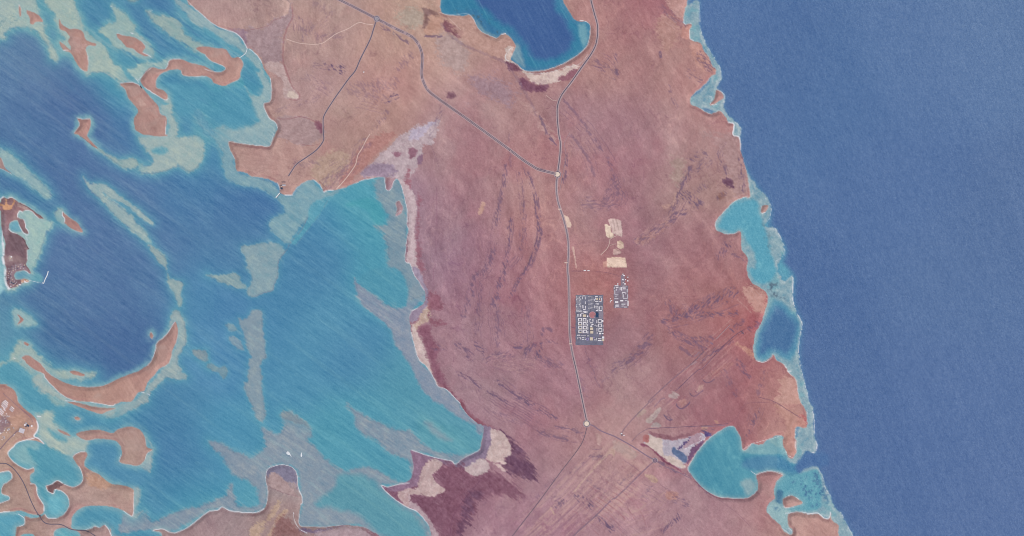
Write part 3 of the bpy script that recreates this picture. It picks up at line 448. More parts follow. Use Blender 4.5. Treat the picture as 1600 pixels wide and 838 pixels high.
def field(pts_txt, sig):
    a = np.array([[float(v) for v in t.split(',')] for t in pts_txt.split()])
    cx = np.arange(X0, X1+12, 8.); cy = np.arange(Y0, Y1+12, 8.); xx, yy = np.meshgrid(cx, cy)
    num = np.zeros(xx.shape+(3,)); den = np.zeros(xx.shape)
    for x, y, *c in a:
        d2 = (xx-x)**2+(yy-y)**2; w_ = np.exp(-d2/(2*sig*sig)) + 60./(d2+400)**1.5
        num += w_[...,None]*np.array(c); den += w_
    f = num/den[...,None]
    u = (XS-X0)/8; v = (YS-Y0)/8; ui = u.astype(int); vi = v.astype(int); fu = (u-ui)[None,:,None]; fv = (v-vi)[:,None,None]
    A = f[vi][:,ui]; B = f[vi][:,ui+1]; Cc = f[vi+1][:,ui]; Dd = f[vi+1][:,ui+1]
    return ((A*(1-fu)+B*fu)*(1-fv) + (Cc*(1-fu)+Dd*fu)*fv).astype(np.float32)

# shared noises
n_fine = fbm(GX/3.0, GY/3.0, 1, 3, .7); n_mid = fbm(GX/14, GY/14, 5, 4, .6); n_big = fbm(GX/60, GY/60, 9, 4, .6)
warp = 8*fbm(GX/40, GY/40, 14, 3)
# --- land mask
land = np.full((NH, NW), -14., np.float32)
def union(poly, amp=.8, R=14.):
    w, d = sdf(poly, R, True, amp); land[w] = np.maximum(land[w], d); return w, d
def subtract(poly, amp=.6, R=14.):
    w, d = sdf(poly, R, True, amp); land[w] = np.minimum(land[w], -d)
union(MAINLAND, 1.0); subtract(TOPBAY, .7)
union(SPEN, .5); union(SW1, .5); subtract(SW1_HOLE); union(SW2, .5); subtract(SW2_HOLE); subtract(SW2_HOLE2)
cls = np.zeros((NH, NW), np.int16)
NAMES = [('sea', None, None, 'structure'), ('desert_ground', None, None, 'structure'), ('lagoon', None, None, 'structure'), ('bay', None, None, 'structure')]
isl_cls = []
for poly, lab in ISLANDS:
    w, d = union(poly, .6); isl_cls.append((w, d, len(NAMES)))
    NAMES.append(('island', lab, 'island', None))
stk2 = aniso(GX + warp, GY, 36, 150, 12, 8, 3, .6)
stk = aniso(GX + 1.5*warp, GY + 1.2*warp, 34, 24, 2.6, 2, 3, .8)*np.clip(1 + 1.3*n_big, .3, 2)
# --- water colour
wcol = field(WATER_PTS, 34.)
wsea = field(' '.join(t for t in WATER_PTS.split() if float(t.split(',')[0]) > 1140 and float(t.split(',')[3]) < 130 and float(t.split(',')[0]) != 1250), 60.)
edge_x = np.interp(YS, [-120,0,50,75,92,108,125,147,165,190,200,235,272,290,330,358,372,393,410,425,435,470,500,510,560,638,680,693,706,730,780,800,838,965],
                   [1060,1090,1098,1105,1118,1125,1127,1130,1132,1148,1158,1155,1168,1185,1204,1200,1218,1226,1222,1235,1239,1238,1250,1253,1248,1265,1272,1277,1275,1278,1300,1320,1332,1380])[:,None]
om = sstep(-6, 10, GX - edge_x)[...,None]; wcol = wcol*(1-om) + wsea*om
pass; stk3 = aniso(GX, GY, 35, 10, 1.6, 21, 2, .8)
stB = aniso(GX, GY, 62, 45, 3, 12, 3, .7)
seaG = aniso(GX, GY, 68, 9, 2.0, 16, 3, .8); seaL = aniso(GX, GY, 66, 160, 30, 19, 3, .6)
csd = sdf(COAST_E, 3., False, 0)
# which water: east of the mainland mid-line is sea; the top bay is a bay; the rest is the lagoon
mid_x = np.interp(YS, [-120, 200, 420, 640, 958], [1000, 1000, 1050, 1000, 900])[:,None]
is_sea = GX > mid_x
wB, dB = sdf(TOPBAY, 14., True, .6); is_bay = np.zeros((NH, NW), bool); is_bay[wB] = dB > -6
is_sbay = (GX > 1060) & (GX < 1215) & (GY > 655) & (GY < 790) & (GX < 1215 - (GY-655)*.0)
cls[:] = np.where(is_sea, 0, 2); cls[is_bay] = 3; cls[is_sbay] = 3
def blend(arr, w, m, col):
    m = m[...,None]; arr[w] = arr[w]*(1-m) + np.array(col, np.float32)*m
shallow = np.zeros((NH, NW), np.float32)
for i, poly in enumerate(REEF):
    w, d = sdf(poly, 12., True, 2.2); m = sstep(-1.0, 1.2, d + 1.0*n_fine[w])
    blend(wcol, w, m*.96, (134,164,176)); shallow[w] = np.maximum(shallow[w], m)
    halo = np.exp(-np.clip(-d, 0, 12)/3.)*(d < 0)*.35*is_sea[w]; blend(wcol, w, halo, (80,140,175))
    c = cls[w]; c[(d > 0)] = len(NAMES); NAMES.append(('reef_flat', REEF_LABEL[i], 'reef', None))
    # mottle of sand and coral
    mt = fbm(GX[w]/7, GY[w]/7, 17+i, 4, .7); mt2 = fbm(GX[w]/18, GY[w]/18, 22+i, 3, .6)
    blend(wcol, w, sstep(.05, .5, mt)*m*.55, (86,140,165)); blend(wcol, w, sstep(.1, .5, mt2)*m*.4, (100,170,182)); blend(wcol, w, sstep(.1, .5, -mt)*m*.65, (160,184,188)); edg = np.exp(-((d-2.5)/2.2)**2)*sstep(-.3, .3, n_mid[w])*.7; blend(wcol, w, edg, (176,190,196))
for poly, col, f, lab in SHOALS:
    w, d = sdf(poly, 22., True, 1.8); cc = np.array(col, np.float32)
    if poly[0][0] < 290 and col[1] > 155: cc = cc + (20,14,4)
    f = f*(1.35 if poly[0][0] < 330 and poly[0][1] < 560 else 1.5); m = sstep(-f, f*.8, d + .8*f*n_mid[w] + .5*f*n_fine[w] + .55*f*stk[w] + .5*f*stk2[w])
    nwq = (GX[w] < 330)*1.0
    halo = np.exp(-np.clip(-d, 0, 22)/(2.2+f+2.2*nwq))*(d < 0)*(.45+.2*nwq)*sstep(22, 12, -d)
    blend(wcol, w, halo, (84,158,180))
    blend(wcol, w, m*.93, cc); shallow[w] = np.maximum(shallow[w], m)
    mt = fbm(GX[w]/9 + 3, GY[w]/9, 13, 4, .65)
    ms = stk[w]*.5 + mt; blend(wcol, w, sstep(0, .6, ms)*m*.45, cc + (20,15,4)); blend(wcol, w, sstep(.05, .6, -ms)*m*.45, cc - (26,8,2))
    rim = np.exp(-((d-.9)/.9)**2)*(sstep(-.3, .3, n_mid[w]))*.5; blend(wcol, w, rim, cc*(.80,.86,.90))
    if lab:
        c = cls[w]; c[d > 0] = len(NAMES); NAMES.append(('sandbank', lab, 'sandbank', None))
for poly, col, f in POOLS:
    w, d = sdf(poly, 12., True, 1.4)
    m = sstep(-f, f, d + .6*f*n_mid[w]); blend(wcol, w, m*.95, col); shallow[w] = shallow[w]*(1-m)
def blur(a, r):
    k = int(r/ST); 
    for _ in range(2):
        for ax in (0, 1):
            c = np.cumsum(np.concatenate([np.repeat(np.take(a, [0], ax), k+1, ax), a, np.repeat(np.take(a, [-1], ax), k, ax)], ax), ax)
            n = a.shape[ax]; a = (np.take(c, range(2*k+1, 2*k+1+n), ax) - np.take(c, range(0, n), ax))/(2*k+1)
    return a.astype(np.float32)
sb = blur(np.maximum(shallow, (land > -1)*1.0), 11.)
nwm = np.clip(1.15 - np.hypot((GX-150)/330, (GY-60)/330), 0, 1)*.9 + .2*(GX < 330) + .12
tq = sstep(.08, .62, sb + .12*n_mid + .06*stk)*nwm*(1-shallow)*(~is_sea)*(~is_bay); tq = np.clip(tq, 0, .85)
wcol = wcol*(1-tq[...,None]) + np.array((92,158,178), np.float32)*tq[...,None]
# pale wisps drifting off the shoals with the wind
wsp = sstep(.12, .5, aniso(GX + warp, GY, 36, 30, 5, 7, 3, .7))*sstep(.1, .5, sb)*(~is_sea)*(~is_bay)*.32*(GX < 620)
wcol = wcol*(1-wsp[...,None]) + np.array((148,178,184), np.float32)*wsp[...,None]
chn = sstep(.15, .6, aniso(GX + 1.2*warp, GY, 38, 55, 7, 9, 3, .6))*np.clip(1.1 - np.hypot((GX-230)/230, (GY-60)/130), 0, 1)*(1-shallow)*(land < 0)
wcol = wcol*(1-.6*chn[...,None]) + np.array((62,116,165), np.float32)*.6*chn[...,None]
# coral heads and dark sea grass in shallow parts
cor = fbm(GX/4.2, GY/4.2, 27, 4, .75); corm = sstep(.28, .6, fbm(GX/22, GY/22, 18, 3))
def coral(poly, s, col=(62,104,135)):
    w, d = sdf(poly, 6., True, 1); m = sstep(-3, 3, d)*sstep(.0, .6, cor[w]+.8*n_mid[w])*s; blend(wcol, w, m, col)
coral(P("A3: 250,60 400,40 480,110 570,170 540,220 470,180 420,120 330,95"), .7, (70,95,110))
coral(P("A1: 20,80 110,90 110,170 40,190 0,160"), .7, (75,125,150))
coral(P("D4: 1010,560 1277,430 1330,500 1330,640 1277,600 1180,570 1060,600 1050,670 1000,670"), .7, (70,112,150))
coral(P("E5: 110,520 220,470 330,560 330,660 250,640 200,560 120,570"), .8, (66,110,150))
coral(P("C4: 930,110 990,80 1020,90 1000,140 1080,200 1000,180 950,150"), .8, (80,100,120))
coral(P("A4: 500,590 570,560 600,640 560,640"), .8, (80,140,170))
coral(P("B4: 920,560 960,600 1000,750 960,760"), .6, (90,120,135))
coral(P("A1: 380,60 470,60 500,160 420,130"), .35, (100,150,170))
dark_sea = sdf(P("D4: 490,470 560,520 620,560 560,500"), 4)
# shore: pale lip of very shallow water, patchy
sh = np.clip(-land, 0, 14)
lip = np.exp(-sh/2.4)*(land < 0)*(.55+.45*n_mid)
wcol = wcol*(1-.55*lip[...,None]) + np.array((150,176,184), np.float32)*.55*lip[...,None]
cove = is_sea & (GX < edge_x - 10)
l2 = np.where(cove, .75*np.exp(-sh/3.2)*(.8+.4*n_mid), np.where((GX < 335) & ~is_sea, .8*np.exp(-(sh/5.5)**2)*np.clip(.62+.9*n_mid, 0, 1), .0))*(land < 0); l2 = np.clip(l2, 0, .85)
wcol = wcol*(1-l2[...,None]) + np.array((146,180,184), np.float32)*l2[...,None]
lf = (GX < 335)*np.exp(-(sh/11.)**2)*.45*np.clip(.6+.8*n_mid, 0, 1)*(land < 0)*(1-shallow); wcol = wcol*(1-lf[...,None]) + np.array((96,162,182), np.float32)*lf[...,None]
# wind streaks
deep = 1 - .55*shallow
lag = ((cls != 0) & ~is_sea)[...,None]
WN2 = rng.standard_normal((NH, NW)).astype(np.float32)
lagv = (10.0*stk + 4.5*stk2 + 6.5*stk3)*(.3+.7*deep) + 3.4*WN2
bayv = (9*stB + 3*n_fine)*deep + 3.4*WN2
seav = (9.0*seaG + 3.2*seaL + 4.0*n_fine)*(1-.4*shallow) + 5.0*WN2  # the random grain is sea glitter put into the colour
v = np.where(is_bay, bayv, np.where(is_sea, np.where(is_sbay, bayv, seav), lagv))[...,None]
wcol = wcol + v*np.array((1.15, 1.0, .75), np.float32)
top_w = sstep(.35, .75, stB)*is_bay*sstep(1, 8, sh); wcol += top_w[...,None]*np.array((10,12,6), np.float32)
# long pale slicks and bottom tones
bt = fbm(GX/26, GY/34, 22, 4, .6)*is_sbay; wcol += (bt*26)[...,None]*np.array((1,.8,.5), np.float32); cv = sstep(.1, .6, fbm(GX/12+5, GY/16, 3, 4, .7))*is_sea*(shallow < .3)*(GX < edge_x - 8); wcol += (cv*12)[...,None]*np.array((1.2,1,.6), np.float32)
sl_ = sstep(.18, .6, aniso(GX+warp*.5, GY, 37, 190, 7, 29, 2, .5))*(~is_sea)*(~is_bay)*deep
wcol += sl_[...,None]*np.array((7,5,2), np.float32)

gry = wcol.mean(-1, keepdims=True); lagm = ((~is_sea) | is_sbay)[...,None]
wcol = np.where(lagm, (wcol*.89 + gry*.11)*.985, wcol*.93 + gry*.07)  # haze put into the water colour by pulling it towards grey
nwl = np.exp(-((GX-60)**2+(GY-60)**2)/(2*70.**2))[...,None]; wcol = wcol + nwl*np.array((8,6,0), np.float32)
# --- land colour
lcol = field(LAND_PTS, 36.)
wx_ = GX + 2.2*warp; wy_ = GY + 20*fbm(GX/50, GY/50, 24, 3)
sw = fbm(wx_/30, wy_/70, 20, 5, .6)                       # broad swirls
lcol = lcol + sw[...,None]*np.array((9,12,10), np.float32) + n_big[...,None]*np.array((2,-2,1), np.float32)
GR = [(780,300,88),(700,450,80),(820,420,78),(760,600,35),(820,700,25),(930,180,60),(1000,250,60),(1060,330,-50),(1080,140,62),(980,420,5),(1050,600,-45),(1140,620,70),(960,620,45),
      (940,740,-42),(1020,800,-35),(880,820,-45),(1150,790,30),(500,80,75),(600,150,40),(560,230,-50),(430,250,15),(720,140,38),(200,600,62),(240,530,58),(130,80,50),(430,800,-50),(200,690,15),(640,330,85),(1040,470,5),(1180,470,80),(700,740,-60)]
angs = (85, 60, 35, 8, -45)
num = [np.zeros((NH, NW), np.float32) for _ in angs]
for gx_, gy_, an in GR:
    wgt = np.exp(-((GX-gx_)**2+(GY-gy_)**2)/(2*75.**2)) + 1e-6
    k_ = int(np.argmin([min(abs(an-a), 180-abs(an-a)) for a in angs])); num[k_] += wgt
tot = sum(num); fl = 0; flw = 0
for n_, an in zip(num, angs):
    fl = fl + n_/tot*aniso(GX+warp*.8, GY+warp*.5, an, 13, 2.4, 25, 3, .8)
    flw = flw + n_/tot*aniso(GX+warp, GY-warp*.7, an, 75, 9, 28, 3, .6)
fl2 = fl; bl = 1.
WN = rng.standard_normal((NH, NW)).astype(np.float32)
lcol = lcol + (fl*7.5 + flw*9)[...,None]*np.array((1.05,1.0,.9), np.float32)
lcol = lcol + (n_fine*5.5 + WN*3.2)[...,None] + (n_mid*4)[...,None]*np.array((1.1,.95,.85), np.float32)
rd = sstep(.1, .5, fbm(GX/80+3, GY/80, 6, 4, .6)); lcol = lcol + (rd*4)[...,None]*np.array((.5,-.7,-.5), np.float32)
gl = lcol.mean(-1, keepdims=True); lcol = lcol*.91 + gl*.09 + np.array((7,5.5,4.5), np.float32) + np.exp(-((GX-540)**2/(2*210.**2)+(GY-70)**2/(2*130.**2)))[...,None]*np.array((6,2,-1), np.float32) + np.exp(-((GX-1060)**2+(GY-520)**2)/(2*110.**2))[...,None]*np.array((0,-2,-1), np.float32)
# thin drainage lines: ridges of warped noise, patchy
rg = fbm(wx_/22, wy_/22, 30, 3, .6); ln = np.exp(-(rg/.035)**2)*sstep(.05, .4, fbm(GX/45, GY/45, 7, 3))
lcol = lcol - (ln*15)[...,None]*np.array((1,1,.7), np.float32)
rg2 = fbm(wx_/12+9, wy_/34, 11, 3, .6); ln2 = np.exp(-(rg2/.05)**2)*sstep(.1, .4, fbm(GX/70+5, GY/70, 4, 3))
lcol = lcol + (ln2*9)[...,None]*np.array((1.2,1,.7), np.float32)
spk = (WN > 2.0)*sstep(.0, .35, fbm(GX/35+2, GY/35, 13, 3)); lcol = lcol - (spk*20)[...,None]
hl = aniso(GX-warp, GY+warp, 55, 60, 14, 30, 4, .65); lcol = lcol + (sstep(.1, .5, hl)*9 - sstep(.1, .5, -hl)*7)[...,None]*np.array((1,.95,.85), np.float32)
# shore band: darker damp rim inland, white beach line at the water
bn = fbm(GX/25, GY/25, 15, 3)
rim = np.exp(-((land-3.2)/1.6)**2)*sstep(-.2, .5, bn)*.42
lcol = lcol*(1-rim[...,None]) + np.array((138,92,98), np.float32)*rim[...,None]
relief = np.zeros((NH, NW), np.float32)
cls_l = np.full((NH, NW), 1, np.int16)
for poly, col, f, nm in PATCH:
    r = sdf(poly, 10., True, .5 if f < 1 else 1.2, f <= .6)
    if r is None: continue
    w, d = r; cc = np.array(col, np.float32)
    fr = aniso(GX[w], GY[w], 20 if col[2] > 100 else 40, 7, 2.2, 23, 3, .75)
    fng = 0
    if sum(col) < 300 or (nm and nm[0] == 'salt_pan') or f >= 3:
        cx_, cy_ = np.mean(poly, 0); fa = 38 if cy_ > 640 and col[0] < 150 else 35
        if cx_ < 720 and cy_ < 640: fa = 5
        fng = aniso(GX[w], GY[w], fa, 20, 1.9, 15, 3, .8)*((10.0 if cy_ > 640 else 4.) if sum(col) < 330 and f >= 2 else 2.8)
    m = sstep(-f*.8, f*.6, d + f*1.2*n_fine[w] + f*1.3*fr + f*1.2*n_mid[w] + fng)
    if sum(col) < 330 and f >= 2: m = m*np.clip(1.02 + .09*fng*.5 + .35*n_mid[w] - .3*np.exp(-np.clip(d, 0, 10)/4), .2, 1.06)
    blend(lcol, w, m*(.93 if f < 3 else .8), cc)
    tex = fbm(GX[w]/5, GY[w]/5, 26, 3, .7); lcol[w] += (m*(tex*17 + fr*9 + WN[w]*2))[...,None]
    if (nm and 'salt' in nm[0]) or (col[0] > 180 and f >= 1.2 and col[2] > 150):
        br = fbm(GX[w]/9+warp[w]/6, GY[w]/9, 17, 4, .7); m_ = m*np.exp(-(br/.05)**2)*.4; blend(lcol, w, m_, (216,204,204)); blend(lcol, w, m*sstep(.15, .5, -br)*.3, (158,126,136))
    if nm:
        c = cls_l[w]; c[d > 0] = len(NAMES); NAMES.append((nm[0], nm[1], nm[0].replace('_', ' '), None))
    if nm and nm[0] == 'quarry_pit':
        gr = aniso(GX[w], GY[w], 25 if 'rect' in nm[1] else 80, 14, 1.7, 31, 2, .6)
        lcol[w] -= (m*sstep(0, .5, gr)*28)[...,None]; relief[w] -= 5*sstep(-1, 1.5, d)
for poly, hw, ang, s in SCRUB:
    r = sdf(poly, hw*1.8+2, False, 1.5)
    if r is None: continue
    w, d = r; band = np.clip(1-d/(hw*1.6+.6), 0, 1)
    g = aniso(GX[w], GY[w], ang, 5.5, 1.7, 10, 2, .7)
    thr = .12 if hw > 1.9 else -.3
    m = sstep(thr-.12, thr+.4, g + .5*(band-.5))*sstep(0, .5, band)*min(1, (.62 if hw < 2.6 else .74)*s)
    blend(lcol, w, m, (106,86,112)); relief[w] += 5*m
    if hw > 3: blend(lcol, w, sstep(.25, .6, -g)*band*.25*s, (182,140,134))
for w, d, k in isl_cls:
    c = cls_l[w]; c[d > 0] = k
    st_ = aniso(GX[w], GY[w], 58, 20, 1.8, 14, 2, .6); lcol[w] += ((d > 0)*st_*9)[...,None]
    rim = np.exp(-((d-1.2)/.8)**2)*.35*sstep(-.3, .4, n_mid[w]); blend(lcol, w, rim, (140,98,96)); isl = (d > 0)*(.38 if GX[w].mean() > 60 or GY[w].mean() < 300 else .15); blend(lcol, w, isl, (172,146,141)); pale = (d > 0)*sstep(0, .6, fbm(GX[w]/26, GY[w]/14, 12, 3))*.4; blend(lcol, w, pale, (176,154,148))
def fam(spec, n, sp, col, sg, wd=.6, seed=0, pt=.1, amp=1.):
    base_ = curve(P(spec), False, 0, 4.)
    t = np.gradient(base_, axis=0); t /= np.hypot(t[:,0], t[:,1])[:,None]+1e-9; nn = np.stack([-t[:,1], t[:,0]], 1)
    rf = random.Random(seed)
    for k in range(n):
        off = (k-(n-1)/2)*sp + rf.uniform(-.35, .35)*sp; L = len(base_); a = int(rf.uniform(0, .45)*L); b = int(L*rf.uniform(.6, 1))
        if b-a < 3: continue
        q = base_[a:b] + nn[a:b]*off; r = sdf(q.tolist(), wd*2+3, False, amp)
        if r is None: continue
        w, d = r; m = np.clip(1.2-d/(wd*rf.uniform(.7, 1.5)), 0, 1)*min(1, sg*1.5)*rf.uniform(.5, 1)*sstep(pt-.35, pt+.3, n_mid[w]+.6*n_fine[w]+.15)
        blend(lcol, w, m, col); relief[w] += (5 if col[1] < 100 else 1.5)*m
        if wd < 1.2: 
            r2 = sdf((q+nn[a:b]*(wd+.7)).tolist(), wd*2+3, False, amp); 
            if r2: blend(lcol, r2[0], np.clip(1.1-r2[1]/wd, 0, 1)*sg*.35*sstep(-.2, .3, n_mid[r2[0]]), (182,146,144))  # pale companion line: a ridge's lit side put into the ground colour
DK = (118,90,112); RDk = (150,96,104); PL = (188,152,148)
fam("B3: 600,180 590,320 550,480 530,600 480,838 C3: 400,80 360,220", 5, 3.2, DK, .55, .7, 1, .15)
fam("B3: 685,230 710,400 710,600 680,760 C3: 620,0 560,120 500,250", 5, 3.4, DK, .55, .8, 2, .12)
fam("B3: 725,215 780,370 805,560 800,660 740,838 C3: 680,70 620,200", 4, 2.2, DK, .75, .9, 3, 0)
fam("B3: 630,520 635,640 600,760 590,838", 3, 2.4, DK, .9, 1.1, 4, -.1)
fam("C3: 420,80 430,250 410,400 420,480", 6, 3.4, DK, .4, .6, 5, .1); fam("C3: 560,100 540,260 560,420 550,500", 8, 3.6, DK, .4, .6, 6, .1); fam("C3: 740,200 720,320 740,440 720,500", 6, 3.4, DK, .4, .6, 7, .15)
fam("C3: 300,640 400,700 500,770 600,838 D3: 720,80 900,190 1080,210", 7, 3.6, DK, .5, .8, 8, .1); fam("C3: 500,660 640,770 760,838 D3: 830,40 910,95", 6, 3.2, DK, .6, .9, 9, .05)
fam("C3: 220,600 400,690 D3: 500,40 700,140 900,200", 6, 4, DK, .35, .6, 10, .1); fam("C3: 440,560 640,590 800,640", 8, 3.2, PL, .4, .5, 11, .1); fam("C3: 430,540 600,610 760,600 920,680", 8, 4.0, DK, .3, .5, 12, .1)
fam("A3: 930,640 1060,760 1130,838 B3: 1240,170 1277,270", 4, 6, DK, .5, .6, 13, .05); fam("B3: 1000,0 1100,120 1150,280", 4, 5, DK, .4, .5, 14, .1); fam("B3: 1277,300 1240,420 1100,450 1060,400", 6, 4, DK, .45, .6, 15, .1)
fam("B4: 0,240 40,400 -20,470", 6, 4, DK, .45, .6, 16, .1); fam("B4: 480,180 440,340 330,540 150,680", 7, 3.2, DK, .5, .6, 17, .1); fam("B4: 460,260 380,480 180,660", 6, 4, PL, .4, .6, 18, .1)
fam("B4: 700,40 650,140 700,250", 5, 3, DK, .45, .5, 19, .1); fam("B4: 790,60 795,360", 5, 2.4, DK, .45, .5, 20, .15)
fam("C4: 300,320 500,270 760,160", 9, 3.6, DK, .45, .7, 21, .2); fam("C4: 290,370 460,450 600,470", 6, 3.4, DK, .4, .6, 22, .1); fam("C4: 0,640 120,560 240,420", 6, 4, DK, .45, .6, 23, .1)
fam("C4: 380,790 600,560 860,340", 14, 3.4, RDk, .55, .6, 24, .0, .5); fam("C4: 300,838 560,600 820,370", 10, 5.5, PL, .5, .6, 25, .05, .5); fam("K: 300,500 640,180 1000,-80", 9, 3.2, DK, .4, .5, 26, .1, .4)
fam("K: 640,440 800,640", 7, 4.5, PL, .35, .6, 27, 0); fam("K: 850,300 930,600", 8, 5, RDk, .35, .6, 28, .1); fam("D4: 900,20 840,200", 6, 4, DK, .4, .6, 29, .1)
# lower right plain: runway bands and cross streaks
PL2 = (196,162,156)
fam("D3: 640,900 900,680 1277,300 D4: 60,240", 6, 8, PL2, .42, 2.6, 60, -.1, .8); fam("D3: 980,838 1277,580 D4: 250,350", 5, 9, PL2, .38, 2.4, 61, -.05, .8); fam("D3: 1120,480 1277,580 D4: 200,700", 7, 9, PL2, .35, 2.2, 62, .0, .8)
fam("D4: 0,260 160,360 300,480", 4, 7, PL2, .4, 2.4, 63, 0, .8); fam("K: 180,500 420,330 640,180", 4, 6, PL2, .35, 1.8, 64, 0, .6); fam("A2: 900,800 1060,600 1180,400", 6, 9, PL2, .25, 2.0, 65, 0, 1)
fam("D3: 640,900 900,680 1277,300 D4: 60,240", 9, 7.5, PL, .55, .9, 30, -.05, .4); fam("D3: 700,900 1000,640 1277,360", 9, 9, DK, .38, .6, 31, .05, .4); fam("D3: 980,838 1277,580 D4: 250,350", 7, 6, PL, .5, .8, 32, -.05, .4)
fam("D3: 1050,560 1277,720 D4: 60,838", 12, 7, RDk, .4, .8, 33, .05); fam("D3: 1120,460 1277,560 D4: 200,680", 12, 6, PL, .4, .8, 34, .0); fam("D4: 0,620 200,640 300,540", 10, 4, PL, .42, .7, 35, .0); fam("D4: 20,780 250,720 420,600", 9, 6, PL, .35, .7, 36, .0)
fam("D4: 0,420 200,560 400,680", 8, 6, DK, .3, .5, 37, .1); fam("D4: 120,440 300,560 420,660", 5, 6, PL, .4, .6, 38, .1); fam("D4: 0,700 160,838", 8, 5, DK, .35, .6, 39, .1)
fam("D3: 860,680 700,838", 5, 5, PL, .45, .8, 40, .0, .4); fam("D3: 900,640 980,600", 5, 5, DK, .7, .9, 41, 0); fam("D3: 1140,330 1230,330", 4, 6, DK, .5, .9, 42, 0)
fam("A2: 1100,420 1050,600 900,838 B2: 700,300", 10, 7, PL, .35, .6, 43, .1, 1.5); fam("A2: 960,560 1200,620", 10, 6, DK, .25, .6, 44, .1); fam("B2: 700,280 860,190 900,80", 9, 4, DK, .4, .6, 45, .05, 1.5); fam("A2: 640,480 820,600", 7, 7, DK, .3, .6, 46, .1)
fam("A2: 600,110 620,260", 8, 4, DK, .35, .6, 47, .1); fam("A2: 700,240 860,120", 7, 6, DK, .28, .5, 48, .1); fam("A3: 1130,360 1230,400 1277,470", 5, 5, DK, .45, .6, 49, .05); fam("A3: 300,260 560,400 760,640", 5, 8, PL, .3, .6, 50, .1)
fam("A4: 300,60 440,170", 8, 5, PL, .5, .7, 51, 0); fam("A4: 540,300 610,440", 7, 4, DK, .45, .6, 52, .05); fam("C4: 800,140 900,240", 7, 5, PL, .5, .8, 53, 0); fam("A4: 0,440 160,560 300,780", 7, 9, PL, .25, .9, 54, .1)
# combine
beachn = fbm(GX/16, GY/16, 19, 3, .6)
lm = sstep(-.55, .55, land)
colr = wcol*(1-lm[...,None]) + lcol*lm[...,None]
bw = np.exp(-((land+.1)/.7)**2)*sstep(-.1, .5, beachn)*.5
colr = colr*(1-bw[...,None]) + np.array((196,190,190), np.float32)*bw[...,None]
FOAM = (224,224,230)
def stroke(spec, wd, col, s=1., amp=.4, patchy=0.):
    w, d = sdf(P(spec) if isinstance(spec, str) else spec, wd*2+3, False, amp)
    wd = wd*(.82 if tuple(col) == FOAM else 1); m = np.clip(1.15 - d/wd, 0, 1)*s
    if tuple(col) == FOAM: m = m*(.72+.55*sstep(-.5,.4,n_mid[w]))
    m = np.clip(m, 0, 1)
    if patchy: m = m*sstep(patchy-.25, patchy+.25, n_fine[w]+.5*n_mid[w]+.2)
    blend(colr, w, m, col)
